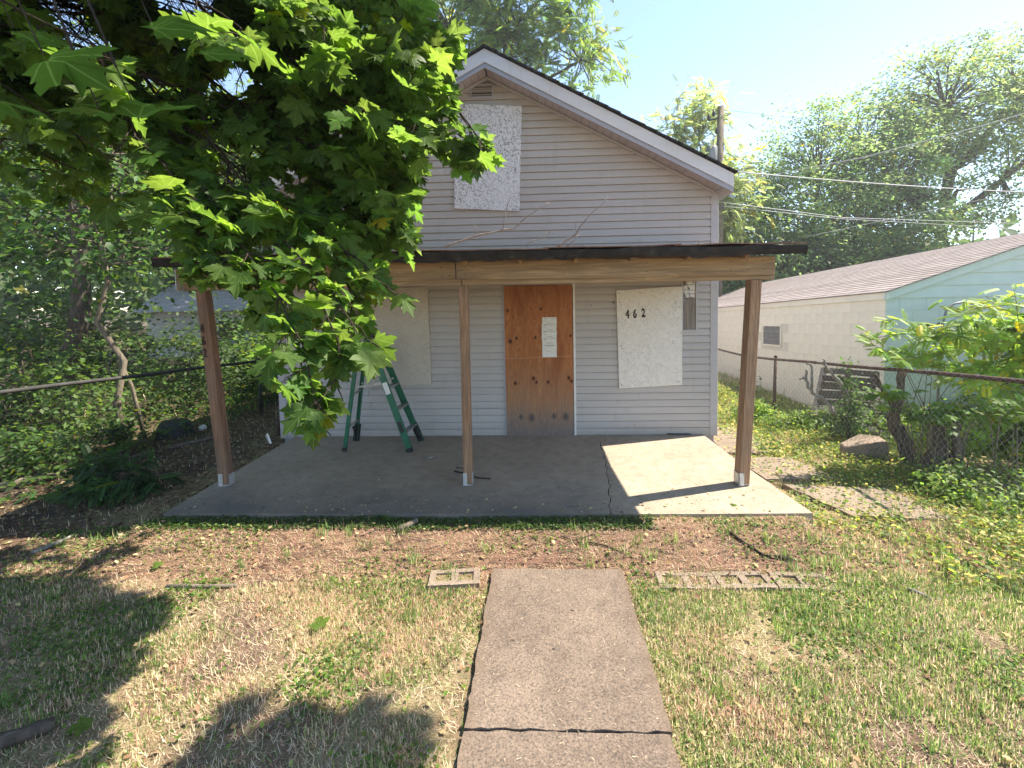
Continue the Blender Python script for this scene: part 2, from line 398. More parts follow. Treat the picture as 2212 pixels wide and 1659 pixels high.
M['alu'] = plain('dull aluminium', (.42, .41, .40), .45, .7, .25)
M['black'] = plain('black plastic', (.02, .02, .022), .5, 0, .3)
M['white'] = plain('white paint', (.72, .71, .69), .5, 0, .1)
M['paper'] = plain('notice paper', (.74, .72, .68), .7, 0, .04, 3)
M['ink'] = plain('grey print', (.22, .21, .21), .7, 0, .1)
M['digit'] = plain('black stencil paint', (.018, .017, .016), .7, 0, .5, 30)
M['rustdigit'] = plain('rusty dark metal', (.05, .028, .02), .7, .2, .5, 30)
M['galv'] = plain('galvanised bracket', (.52, .52, .52), .5, .5, .3, 20)
t = NT('rusty rail', .8, .3); n = t.noise(t.coord((1, 1, 1)), 9, 5)
t.col(t.ramp(n, [(.35, (.06, .035, .028)), (.6, (.12, .075, .06)), (.75, (.22, .19, .17))])); t.b.inputs['Metallic'].default_value = .3; M['rust'] = t.m
M['steel'] = plain('dull fence steel', (.22, .22, .215), .55, .5, .3, 10)
M['darkrail'] = plain('dark fence pipe', (.05, .048, .045), .7, .2, .4, 10)
M['wire'] = plain('fence wire', (.33, .32, .31), .5, .5, .3, 10)
M['wire_dark'] = plain('rusted dark wire', (.07, .06, .05), .7, .3, .3, 10)
M['cable'] = plain('cable sheath', (.20, .20, .20), .6, 0, .1)
M['cable_pale'] = plain('pale cable sheath', (.45, .45, .45), .6, 0, .1)
t = NT('torn black roofing', .9, .25); n = t.noise(t.coord((1, 1, 1)), 9, 6, .7); n2 = t.noise(t.coord((2, 2, 8)), 3, 5, .7)
c = t.ramp(n, [(.3, (.012, .011, .011)), (.58, (.035, .028, .024)), (.8, (.11, .09, .075))]); c = t.mix(t.ramp(n2, [(.58, 0), (.72, .5)]), c, (.16, .13, .11))
t.col(c); t.bump(n, .8, .01); M['roofedge'] = t.m
t = NT('worn porch roofing', .95, .2); n = t.noise(t.coord((1, 1, 1)), 12, 6, .7)
t.col(t.ramp(n, [(.3, (.13, .07, .05)), (.6, (.27, .16, .12)), (.8, (.40, .28, .22))])); t.bump(n, .7, .01); M['rooftop'] = t.m
def wallpaint(name, c, var=.12):
    t = NT(name, .8, .2); n = t.noise(t.coord((1, 1, 1)), 2.2, 6, .65); n2 = t.noise(t.coord((6, 6, .8)), 1.5, 5, .7); n3 = t.noise(t.coord((1, 1, 1)), 60, 3)
    k = t.mix(t.ramp(n, [(.4, 0), (.75, .5)]), c, tuple(x*(1-var*2) for x in c)); k = t.mix(t.ramp(n2, [(.58, 0), (.78, .3)]), k, tuple(x*.55 for x in c))
    hv = t.node('ShaderNodeHueSaturation'); t.lk(k, hv.inputs['Color']); t.lk(t.math('ADD', t.math('MULTIPLY', t.rand(), .03), .985), hv.inputs['Value'])
    t.col(hv.outputs[0]); t.bump(n3, .4, .004); return t.m
M['cream'] = wallpaint('cream block paint', (.90, .83, .70))
M['blue'] = wallpaint('pale blue paint', (.64, .73, .66), .08)
M['mortar'] = wallpaint('cream painted joint', (.74, .68, .59))
M['bluejoint'] = wallpaint('blue painted joint', (.54, .62, .57))
t = NT('brown shingle roof', .95, .2); n = t.noise(t.coord((1, 1, 1)), 5, 6, .7); n2 = t.noise(t.coord((3, 3.3, 1)), 1.3, 1)
c = t.ramp(n, [(.3, (.20, .165, .15)), (.7, (.34, .29, .27))]); hv = t.node('ShaderNodeHueSaturation'); t.lk(c, hv.inputs['Color'])
t.lk(t.math('ADD', t.math('MULTIPLY', t.rand(), .25), .875), hv.inputs['Value']); t.col(hv.outputs[0]); t.bump(n, .6, .01); M['brownroof'] = t.m
M['louver'] = plain('grey louvre slat', (.20, .195, .19), .6, 0, .2)
M['farwall'] = plain('pale far wall', (.55, .52, .48), .8)
M['farroof'] = plain('pale far roof', (.42, .39, .40), .9)
t = NT('peeling white paint', .9, .2); n = t.noise(t.coord((9, 9, 5)), 1.6, 5, .7)
t.col(t.ramp(n, [(.50, (.70, .69, .68)), (.53, (.15, .12, .10))], True)); t.bump(n, .6, .004); M['peel'] = t.m

# ============================================================ ground sheet
gx = np.concatenate([-np.geomspace(400, 8.3, 26), np.arange(-8, 8.01, .08), np.geomspace(8.3, 400, 26)])
gy = np.concatenate([-np.geomspace(400, 7.3, 18), np.arange(-7, 6.01, .08), np.geomspace(6.3, 500, 30)])
GX, GY = np.meshgrid(gx, gy); GZ = ground(GX, GY)
under = (GX > -2.84) & (GX < 2.86) & (GY > -2.3) & (GY < 12); GZ = np.where(under, -.3, GZ)
GZ = np.where((GX > .36) & (GX < 1.15) & (GY < -3.2) & (GY > -7), -.2, GZ)
nx = len(gx); ii, jj = np.meshgrid(np.arange(nx-1), np.arange(len(gy)-1)); q = (jj*nx+ii).ravel()
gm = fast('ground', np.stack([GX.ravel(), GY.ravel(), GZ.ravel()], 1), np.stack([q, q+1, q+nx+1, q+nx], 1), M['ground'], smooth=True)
tag(link('ground', gm), kind='structure')

# ============================================================ porch slab (two pours parted by a crack) and paths
crack = [(1.470, .04), (1.468, -.08), (1.49, -.16), (1.505, -.28), (1.43, -.35), (1.415, -.46), (1.405, -.62), (1.43, -.75), (1.395, -.91), (1.40, -1.08), (1.375, -1.22), (1.385, -1.30), (1.35, -1.48),
         (1.345, -1.60), (1.335, -1.70), (1.345, -1.80), (1.30, -1.93), (1.285, -2.03), (1.29, -2.14), (1.26, -2.25), (1.255, -2.42)]
cr = []
for i in range(len(crack)-1):
    a, b = crack[i], crack[i+1]; cr.append(a); cr.append(((a[0]+b[0])/2+random.uniform(-.012, .012), (a[1]+b[1])/2))
cr.append(crack[-1])
def slab_piece(name, poly, top, th, lab=None, mat=None, tops=None):
    mb = MB(); mb.quadbox([(x, y, top if tops is None else tops(x, y)) for x, y in poly], (0, 0, -th))
    o = mb.build(name, mat or M['slab'], bevel=0); tag(o, kind='structure'); return o
fl = [(-2.78, -2.43), (-1.9, -2.425), (-.9, -2.435), (.2, -2.43), (1.252, -2.42)]
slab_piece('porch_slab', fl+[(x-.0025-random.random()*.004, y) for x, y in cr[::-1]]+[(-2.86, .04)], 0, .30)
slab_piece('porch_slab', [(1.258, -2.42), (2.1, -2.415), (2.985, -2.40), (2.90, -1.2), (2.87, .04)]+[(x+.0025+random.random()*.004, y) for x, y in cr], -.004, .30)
def walkpoly(x0, x1, y0, y1, jag=.006):
    p = []
    ys = np.linspace(y0, y1, 40); xs = np.linspace(x0, x1, 26)
    for y in ys: p.append((x1+random.uniform(-jag, jag), y))
    for x in xs[::-1][1:]: p.append((x, y1+random.uniform(-jag, jag)))
    for y in ys[::-1][1:]: p.append((x0+random.uniform(-jag, jag), y))
    for x in xs[1:-1]: p.append((x, y0+random.uniform(-jag, jag)))
    return p
slab_piece('walkway', walkpoly(.283, 1.232, -4.375, -3.10), -.098, .2, mat=M['walk'])
slab_piece('walkway', walkpoly(.283, 1.222, -6.9, -4.385), -.102, .2, mat=M['walk'])
def flag(pts, z):
    p = []
    for i in range(len(pts)):
        a = pts[i]; b = pts[(i+1) % len(pts)]
        for k in range(5): f = k/5; p.append((a[0]*(1-f)+b[0]*f+random.uniform(-.02, .02), a[1]*(1-f)+b[1]*f+random.uniform(-.02, .02)))
    slab_piece('side_path_slab', p, z, .12, mat=M['flag'])
flag([(3.18, -1.52), (4.15, -1.62), (4.25, -2.30), (3.42, -2.25)], -.10)
flag([(3.02, -.62), (3.72, -.70), (3.85, -1.38), (3.10, -1.36)], -.105)
flag([(3.06, .8), (3.7, .75), (3.7, -.5), (3.0, -.46)], -.11)

# ============================================================ house
H = empty('house', (0, 0, 0), 'grey vinyl sided gable house with plywood over its door and windows', 'house')
EAVE, APEX, HW = 3.42, 5.10, 3.05
SL = (APEX-3.40)/3.22        # rake slope
def rake(x): return APEX-abs(x)*SL           # top of roof deck
mb = MB(); mb.quadbox([(-3.03, .02, -.3), (3.03, .02, -.3), (3.03, .02, rake(3.03)-.10), (0, .02, APEX-.10), (-3.03, .02, rake(3.03)-.10)], (0, 9.4, 0)); mb.build('wall', M['trim'], H)
EXP = .0975
def course_x(z):             # half width available to a course below the soffit
    zz = z+.215
    return 2.965 if zz < rake(3.0) else (APEX-zz)/SL
cuts = [(1.275-.20, 1.275+.20)]
k = 0; z = .0
gap0, gap1 = .150, 1.135     # the door opening
def course(x0b, x1b, x0t, x1t, z0, z1):
    """dutch-lap board: lower part stands out, upper part leans in under the next one"""
    L_ = x1b-x0b
    if L_ > 1.6 and random.random() < .75:
        xs_ = x0b+L_*random.uniform(.25, .75)
        for (p, q_, r_, s_) in ((x0b, xs_-.0012, x0t, xs_-.0012), (xs_+.0012, x1b, xs_+.0012, x1t)): one_board(p, q_, r_, s_, z0, z1)
    else: one_board(x0b, x1b, x0t, x1t, z0, z1)
def one_board(x0b, x1b, x0t, x1t, z0, z1):
    dy = random.uniform(-.0016, .0010); zs = [z0, z0+.0025, z0+(z1-z0)*.5, z1-.011, z1-.009, z1+.004]; ys = [-.006, -.024+dy, -.021+dy, -.013+dy, -.001, -.001]
    m = MB(); v = []
    for zz, yy in zip(zs, ys):
        f = (zz-z0)/(z1-z0); v += [(x0b+(x0t-x0b)*f, yy, zz), (x1b+(x1t-x1b)*f, yy, zz)]
    v += [(x0t, .018, z1+.004), (x1t, .018, z1+.004), (x0b, .018, z0), (x1b, .018, z0)]
    n = len(v)//2; m.add(v, [(2*i, 2*i+1, 2*i+3, 2*i+2) for i in range(n-1)]+[(2*n-2, 2*n-1, 1, 0), tuple(2*i for i in range(n))[::-1], tuple(2*i+1 for i in range(n))])
    m.build('siding_board', M['siding'], H)
while z < APEX-.3:
    z1 = z+EXP; hb, ht = course_x(z), course_x(z1)
    if ht < .08: break
    if z1 < 2.12:
        course(-hb, gap0, -ht, gap0, z, z1)
        if 1.40 < z < 2.2: course(gap1, 2.575, gap1, 2.575, z, z1); course(2.795, hb, 2.795, ht, z, z1)
        else: course(gap1, hb, gap1, ht, z, z1)
    else:
        if z < 2.2: course(-hb, 2.575, -ht, 2.575, z, z1); course(2.795, hb, 2.795, ht, z, z1)
        else:
            j = random.choice([None, -1.2, .9, 1.9]) if z < 3.1 else None
            course(-hb, hb, -ht, ht, z, z1)
    z = z1
# corner posts of the siding
for sx in (-1, 1):
    m = MB(); m.box(min(sx*2.962, sx*3.065), max(sx*2.962, sx*3.065), -.030, .02, -.02, rake(3.05)-.20); m.build('corner_trim', M['trim'], H, bevel=.004)
# starter strip
m = MB(); m.box(-2.96, gap0-.01, -.022, .018, -.03, -.002); m.build('starter_strip', M['trim'], H); m = MB(); m.box(gap1+.01, 2.96, -.022, .018, -.03, -.002); m.build('starter_strip', M['trim'], H)

# roof: deck, rake boards, soffit panels, shingles
YF = -.30
for sx in (-1, 1):
    m = MB(); m.quadbox([(0, YF+.03, APEX), (sx*3.15, YF+.03, APEX-3.15*SL), (sx*3.15, YF+.03, APEX-3.15*SL-.10), (0, YF+.03, APEX-.10)], (0, 9.9, 0)); m.build('roof_deck', M['greywood'], H)
    # white metal fascia
    m = MB(); m.quadbox([(0, YF, APEX+.005), (sx*3.15, YF, APEX+.005-3.15*SL), (sx*3.15, YF, APEX-.165-3.15*SL), (0, YF, APEX-.165)], (0, .028, 0)); m.build('fascia', M['fascia'], H, bevel=.002)
    # stepped grey trim under it
    for a, (d0, d1, yy) in enumerate(((.167, .200, -.012), (.201, .236, .004))):
        m = MB(); m.quadbox([(0, YF-yy, APEX-d0), (sx*3.13, YF-yy, APEX-d0-3.13*SL), (sx*3.13, YF-yy, APEX-d1-3.13*SL), (0, YF-yy, APEX-d1)], (0, .03, 0)); m.build('rake_trim', M['greytrim'], H, bevel=.003)
    # soffit panels, each with its own edge
    n = 32
    for i in range(n):
        xa, xb = .01+i*.0955, .01+(i+1)*.0955-.005; dz = .212+(.003 if i % 2 else 0)
        m = MB(); m.quadbox([(sx*xa, YF+.036, APEX-dz-xa*SL), (sx*xb, YF+.036, APEX-dz-xb*SL), (sx*xb, YF+.036, APEX-dz-xb*SL+.012), (sx*xa, YF+.036, APEX-dz-xa*SL+.012)], (0, -YF-.042, 0)); m.build('soffit_panel', M['soffit'], H)
    m = MB(); m.quadbox([(0, -.045, APEX-.222), (sx*3.0, -.045, APEX-.222-3.0*SL), (sx*3.0, -.045, APEX-.262-3.0*SL), (0, -.045, APEX-.262)], (0, .028, 0)); m.build('frieze_trim', M['soffit'], H)
    # boxed return at the eave
    m = MB(); m.quadbox([(sx*3.02, YF+.01, APEX-3.02*SL-.235), (sx*3.15, YF+.01, APEX-3.15*SL-.235), (sx*3.15, YF+.01, APEX-3.15*SL-.10), (sx*3.02, YF+.01, APEX-3.02*SL-.10)], (0, 9.5, 0)); m.build('eave_box', M['greytrim'], H)
    # shingle courses along the rake edge
    i = 0; xa = 0
    while xa < 3.16:
        L = .155; xb = min(xa+L+.02, 3.19); u = random.uniform(0, .009); yf = YF-.018-random.uniform(0, .016)
        m = MB(); m.quadbox([(sx*xa, yf, APEX+.010-xa*SL+.004), (sx*xb, yf, APEX+.018+u-xb*SL+.012), (sx*xb, yf, APEX+.034+u-xb*SL+.012), (sx*xa, yf, APEX+.030-xa*SL+.012)], (0, 9.9, 0)); m.build('shingle_course', M['shingle'], H); xa += L
m = MB(); m.quadbox([(-.13, YF-.03, APEX+.03-.13*SL), (0, YF-.03, APEX+.048), (.13, YF-.03, APEX+.03-.13*SL), (.13, YF-.03, APEX+.012-.13*SL), (0, YF-.03, APEX+.028), (-.13, YF-.03, APEX+.012-.13*SL)], (0, 9.9, 0)); m.build('ridge_cap', M['shingle'], H)
# gable vent
m = MB(); m.box(-.23, .08, -.034, -.004, 4.60, 4.625); m.box(-.23, .08, -.034, -.004, 4.765, 4.785); m.box(-.23, -.21, -.034, -.004, 4.625, 4.765); m.box(.06, .08, -.034, -.004, 4.625, 4.765); vent = m.build('gable_vent', M['greytrim'], H)
for i in range(5):
    m = MB(); zz = 4.63+i*.028; m.quadbox([(-.208, -.03, zz), (.058, -.03, zz), (.058, -.012, zz+.018), (-.208, -.012, zz+.018)], (0, .002, .003)); m.build('vent_slat', M['black'], vent)

# boards over the openings
def board(name, pts, y, th, mat, lab=None, holes=0):
    m = MB(); m.quadbox([(x, y, z) for x, z in pts], (0, th, 0)); o = m.build(name, mat, H, bevel=.0015)
    if lab: o['label'] = lab
    return o
def chipped(p, n=10, j=.003):
    out = []
    for i in range(4):
        a, b = p[i], p[(i+1) % 4]
        for k in range(n): f = k/n; e = 0 if k == 0 else j; out.append((a[0]*(1-f)+b[0]*f+random.uniform(-e, e), a[1]*(1-f)+b[1]*f+random.uniform(-e, e)))
    return out
up = board('window_board', chipped([(-.482, 3.145), (.405, 3.085), (.462, 4.47), (-.425, 4.53)]), -.055, .030, M['osb_upper'], 'weathered white strand board over the attic window')
rb = board('window_board', chipped([(1.728, .652), (2.580, .690), (2.578, 2.030), (1.698, 1.992)], 12, .003), -.052, .028, M['osb_right'], 'white strand board with stencilled number right of the door')
lb = board('window_board', chipped([(-1.738, .715), (-.872, .735), (-.880, 2.088), (-1.735, 2.08)], 10, .003), -.050, .027, M['osb_left'], 'cream strand board behind the stepladder')
for o, pts in ((up, [(-.45, 3.2), (.37, 3.15), (.43, 4.4)]), (rb, [(1.73, 1.95), (1.74, 1.83), (1.76, 1.79), (2.52, 1.98), (2.49, 1.83), (2.49, 1.80), (2.56, 1.40), (1.76, .70), (2.45, 1.29), (2.46, 1.26), (1.77, 1.20), (2.53, .74), (2.54, 1.75), (1.765, 1.24)]), (lb, [(-.92, 2.04), (-.91, .79), (-1.69, .77), (-.93, 1.3)])):
    for (x, z) in pts:
        m = MB(); m.tube([(x, -.057-.002, z), (x, -.04, z)], .0055, 8); m.build('nail_head', M['rustdigit'], o)

# plywood sheet in the doorway (own origin at its lower left corner so that the grain sits on it)
ply = MB(); ply.quadbox([(0, 0, 0), (.932, 0, 0), (.929, 0, 2.088), (-.004, 0, 2.088)], (0, .018, 0))
dme = ply.mesh('door_board', M['plywood']); door = link('door_board', dme, H, (.172, -.046, -.006)); door['label'] = 'orange brown knotty plywood sheet nailed over the doorway'
m = MB(); m.box(.150, .170, -.040, -.002, 0, 2.10); m.build('door_trim', M['greytrim'], H); m = MB(); m.box(1.112, 1.140, -.034, -.002, 0, 2.10); m.build('door_trim', M['white'], H)
m = MB(); m.box(.150, 1.14, -.030, -.002, 2.088, 2.12); m.build('door_trim', M['siding'], H); m = MB(); m.box(.17, 1.112, -.022, .018, -.03, 2.087); m.build('door_reveal', M['black'], H)
# electric meter opening: peeling boards in a trim frame
for (x0, x1, z0, z1) in ((2.577, 2.600, 1.44, 2.24), (2.768, 2.792, 1.44, 2.24), (2.577, 2.792, 1.418, 1.439)):
    m = MB(); m.box(x0, x1, -.030, .016, z0, z1); m.build('meter_frame', M['trim'], H, bevel=.002)
for i, (xa, xb) in enumerate(((2.605, 2.650), (2.652, 2.712), (2.714, 2.765))):
    m = MB(); m.box(xa, xb, -.022+i*.003, .016, 1.442, 1.86+.01*i); m.build('bare_board', M['greywood_v'], H, bevel=.003)
zz = 1.875
for i, hgt in enumerate((.06, .045, .075, .05, .08, .07)):
    m = MB(); m.box(2.603+.002*i, 2.766, -.012-.004*(i % 2), .016, zz, zz+hgt-.006); m.build('peeling_board', M['peel'], H, bevel=.002); zz += hgt
# small siding scars and a fixing hole or two
for (x, z, r) in ((1.36, 1.80, .008), (1.32, 1.56, .006), (1.66, 1.83, .012), (1.14, 1.56, .006)):
    m = MB(); m.tube([(x, -.023, z), (x, -.012, z)], r, 8); m.build('nail_hole', M['black'], H)
m = MB(); m.box(2.74, 2.86, -.0225, -.0195, .215, .225); m.build('siding_scar', M['black'], H)

# digits from a built-in typeface turned into solid paint-thin meshes
def text_mesh(ch, size, depth, mat, sx=.72, off=.0):
    c = bpy.data.curves.new('lettering', 'FONT'); c.body = ch; c.size = size; c.extrude = depth; c.offset = off; c.resolution_u = 4
    o = bpy.data.objects.new('lettering', c); COL.objects.link(o); bpy.context.view_layer.update()
    me = bpy.data.meshes.new_from_object(o.evaluated_get(bpy.context.evaluated_depsgraph_get())); bpy.data.objects.remove(o); bpy.data.curves.remove(c)
    me.transform(Matrix.Diagonal((sx, 1, 1, 1)) @ Matrix.Translation((0, 0, 0))); me.transform(Matrix.Rotation(pi/2, 4, 'X')); me.materials.clear(); me.materials.append(mat); me.name = 'digit'
    return me
for ch, x, z in (('4', 1.822, 1.615), ('6', 1.921, 1.618), ('2', 2.035, 1.628)):
    me = text_mesh(ch, .158, .0008, M['digit'], .64, .0065); o = link('digit', me, rb, (x, -.0535, z)); o.rotation_euler = (0, radians(-1.5), 0)
    # stencil bridges: thin bars of board colour across the digit
    m = MB(); zc = {'4': .035, '6': .055, '2': .05}[ch]
    me2 = MB().box(0, .075, -.0566-0, -.0560, 0, .0045).mesh('stencil_gap', M['osb_right'])
    b2 = link('stencil_gap', me2, rb, (x-.004, 0, z+zc)); b2.rotation_euler = (0, radians(-25 if ch == '4' else 4), 0)

# ============================================================ notices on the door
def sheet(x0, x1, z0, z1, y, lab, lines, tilt=0, curl=.004):
    m = MB(); n = 8; v = []; fs = []
    for j in range(n+1):
        for i in range(4):
            f = i/3; g = j/n; v.append((x0+(x1-x0)*f+tilt*(g-.5)*.1+.0015*sin(g*9+x0*50), y-curl*(1-g)**3*(.5+f)-.0012*sin(g*11+f*3)-.0006, z0+(z1-z0)*g))
    for j in range(n):
        for i in range(3): a = j*4+i; fs.append((a, a+1, a+5, a+4))
    me = m.add(v, fs).mesh('sheet', M['paper']); o = link('notice_sheet', me); tag(o, lab, 'notice', 'notices posted on the plywood door')
    for (fx0, fx1, fz, h) in lines:
        b = MB().box(x0+(x1-x0)*fx0, x0+(x1-x0)*fx1, y-.0092, y-.0086, z0+(z1-z0)*fz, z0+(z1-z0)*fz+h); b.build('print_line', M['ink'], o)
hd = lambda a: [(.10, .34, a, .006), (.62, .90, a+.03, .003), (.10, .24, a-.17, .004)]
yb = -.0475
sheet(.690, .886, 1.53, 1.643, yb, 'topmost cream notice sheet, its header only showing', [(.10, .32, .80, .006), (.60, .9, .84, .003), (.12, .30, .52, .004), (.25, .75, .25, .004), (.08, .92, .08, .003)], .02, .001)
sheet(.682, .882, 1.435, 1.558, yb-.0022, 'second cream notice sheet down, overlapping the topmost one', [(.10, .32, .80, .006), (.60, .9, .84, .003), (.12, .28, .52, .004), (.28, .72, .28, .004), (.08, .92, .10, .003)], .02, .001)
sheet(.680, .884, 1.345, 1.465, yb-.0044, 'third cream notice sheet down on the plywood', [(.10, .32, .80, .006), (.60, .9, .84, .003), (.12, .28, .52, .004), (.28, .72, .28, .004), (.08, .92, .10, .003)], .02, .001)
sheet(.684, .882, 1.095, 1.372, yb-.0066, 'lowest notice sheet, whiter and fully visible with curled foot', [(.10, .30, .90, .006), (.60, .9, .92, .003), (.12, .26, .80, .004), (.28, .74, .70, .005), (.15, .85, .60, .003), (.15, .88, .575, .003), (.2, .8, .55, .003), (.12, .28, .42, .003), (.2, .6, .30, .002)], 0, .008)

# ============================================================ porch
P = empty('porch', (0, -1.78, 0), 'open wooden porch with three posts and torn black roof edge', 'porch')
YP = -1.75
# posts
def post(xb, xt, w, dpt, ztop, mat, lab, y=YP):
    m = MB(); n = 6; 
    a = Vector((xb, y, .015)); b = Vector((xt, y, ztop)); m.bar(a, b, w, dpt, up=(0, 1, 0)); o = m.build('post', mat, P, bevel=.004); o['label'] = lab
    for s in (-1, 1):
        q = MB(); q.box(xb-w*.5-.005 if s < 0 else xb+w*.5+.001, xb-w*.5-.001 if s < 0 else xb+w*.5+.005, y-dpt*.42, y+dpt*.42, .0, .12); q.build('post_bracket', M['galv'], o, bevel=.0008)
    q = MB(); q.box(xb-w*.5, xb-w*.5+w*.45, y-dpt/2-.006, y-dpt/2-.002, .0, .13); q.build('post_bracket', M['galv'], o, bevel=.0008)
    q = MB(); q.box(xb-.05, xb+.05, y-.055, y+.055, .002, .013); q.build('post_foot', M['galv'], o)
    return o
pl = post(-2.656, -2.79, .105, .10, 2.03, M['post_red'], 'leaning reddish post carrying the porch on the left, number fixed down its face')
pc = post(-.102, -.10, .088, .088, 2.03, M['post'], 'thin middle post with a knotty pale face')
pr = post(2.655, 2.755, .10, .135, 2.03, M['post'], 'brown grained post on the sunlit right side')
for i, ch in enumerate('462'):
    zt = 1.60-i*.125; me = text_mesh(ch, .13, .004, M['rustdigit'], .62, .001); o = link('digit', me, pl)
    xw = -2.656+(-2.79+2.656)*(zt/2.03); o.location = (xw-.045, YP+1.78-.055, zt); o.rotation_euler = (0, radians(-4), 0)
# beams: two face boards butted over the middle post, a lower member set back, and side beams
def bbar(name, x0, x1, y0, y1, z0, z1, mat, bv=.004, dz=0, par=None):
    m = MB(); v = [(x0, y0, z0), (x1, y0, z0+dz), (x1, y1, z0+dz), (x0, y1, z0), (x0, y0, z1), (x1, y0, z1+dz), (x1, y1, z1+dz), (x0, y1, z1)]
    m.add(v, [(0, 3, 2, 1), (4, 5, 6, 7), (0, 1, 5, 4), (1, 2, 6, 5), (2, 3, 7, 6), (3, 0, 4, 7)]); return m.build(name, mat, par or P, bevel=bv)
bbar('beam_board', -2.955, -.166, -1.835, -1.797, 2.088, 2.262, M['beam'], dz=.0)
bbar('beam_board', -.156, 2.915, -1.840, -1.802, 2.086, 2.262, M['beam'], dz=-.012)
bbar('beam_board', -2.955, -.115, -1.792, -1.700, 2.032, 2.250, M['beam'])
bbar('beam_board', -.108, 2.93, -1.797, -1.702, 2.036, 2.250, M['beam'], dz=-.004)
bbar('beam_end', -2.965, -2.958, -1.90, -1.70, 2.03, 2.25, M['galv'], .001)
for x in (-2.86, 2.78): bbar('side_beam', x-.045, x+.045, -1.698, -.03, 2.10, 2.25, M['rafter'])
for i in range(11):
    x = -2.7+i*.53
    m = MB(); m.bar((x, -1.96, 2.265), (x, -.03, 2.445), .038, .085, up=(0, 0, 1)); m.build('rafter', M['rafter'], P, bevel=.003)
m = MB(); m.box(-2.9, 2.9, -.028, -.001+.0, 2.42, 2.56); ld = m.build('ledger', M['rafter'], P)
for x in (-2.78, -2.6, -1.9, -1.2, -.30, -.22, -.06, .02, .9, 1.7, 2.5, 2.66, 2.8):
    for z in (2.13, 2.21): m = MB(); m.tube([(x+random.uniform(-.01, .01), -1.8425, z), (x, -1.83, z)], .0045, 8); m.build('nail_head', M['rustdigit'], P)
# roof deck boards, 0.19 wide, seen from beneath
for i in range(10):
    y0 = -2.03+i*.2; z0 = 2.262+(y0+1.96)*.0935+.047
    m = MB(); m.quadbox([(-2.93, y0, z0), (3.02, y0, z0), (3.02, y0+.194, z0+.018), (-2.93, y0+.194, z0+.018)], (0, 0, .018)); m.build('deck_board', M['rafter'], P)
# torn black front edge: an uneven strip of old roofing folded over a drip board
m = MB(); m.box(-2.95, 3.03, -2.075, -2.045, 2.250, 2.318); m.build('drip_board', M['roofedge'], P, bevel=.003)
n = 150; xs = np.linspace(-3.02, 3.07, n); top = 2.332+.018*(vnoise(xs, xs*0, 1.1, 5)-.5)+.02*(vnoise(xs, xs*0, 4.5, 6)-.5); bot = 2.243+.024*(vnoise(xs, xs*0, 2.2, 8)-.5)+.034*(vnoise(xs, xs*0, 9, 9)-.5)
yo = -2.088-.022*vnoise(xs, xs*0, 3, 10)
m = MB(); V = []; F = []
for i in range(n): V += [(xs[i], yo[i]+.012, bot[i]), (xs[i], yo[i]-.004, (top[i]+bot[i])/2), (xs[i], yo[i], top[i]), (xs[i], -2.03, top[i]+.006), (xs[i], -2.046, bot[i]+.01)]
for i in range(n-1):
    for k in range(5): a = i*5+k; b = i*5+(k+1) % 5; F.append((a, b, b+5, a+5))
F += [(0, 1, 2, 3, 4), tuple((n-1)*5+k for k in (4, 3, 2, 1, 0))]
m.add(V, F); m.build('roofing_edge', M['roofedge'], P)
# roofing felt sheet with curled laps
def felt(x0, x1, lift, seed):
    nx_, ny_ = 60, 14; V = []; F = []; r = np.random.default_rng(seed)
    for j in range(ny_):
        for i in range(nx_):
            x = x0+(x1-x0)*i/(nx_-1); y = -2.10+2.08*j/(ny_-1); z = 2.345+(y+2.1)*.093+lift+.012*(vnoise(x, y, 3, seed)-.5)+(.022*max(0, vnoise(x, y, 2.1, seed+3)-.45) if j < 2 else 0)
            V.append((x, y-(.015*float(vnoise(x, 0, 6, seed+5)) if j == 0 else 0), z))
    for j in range(ny_-1):
        for i in range(nx_-1): a = j*nx_+i; F.append((a, a+1, a+nx_+1, a+nx_))
    b = len(V); V += [(x, y, z-.010) for x, y, z in V]; F += [tuple(b+i for i in f[::-1]) for f in F]
    for i in range(nx_-1): F.append((i, b+i, b+i+1, i+1))
    for j in range(ny_-1): F.append((j*nx_, (j+1)*nx_, b+(j+1)*nx_, b+j*nx_)); F.append((j*nx_+nx_-1, b+j*nx_+nx_-1, b+(j+1)*nx_+nx_-1, (j+1)*nx_+nx_-1))
    MB().add(V, F).build('roofing_sheet', M['rooftop'], P)
for k, (a, b) in enumerate(((-3.0, -1.55), (-1.6, -.4), (-.45, .75), (.70, 1.95), (1.90, 3.06))): felt(a, b, .004*(k % 2)+.001*k, 20+k)

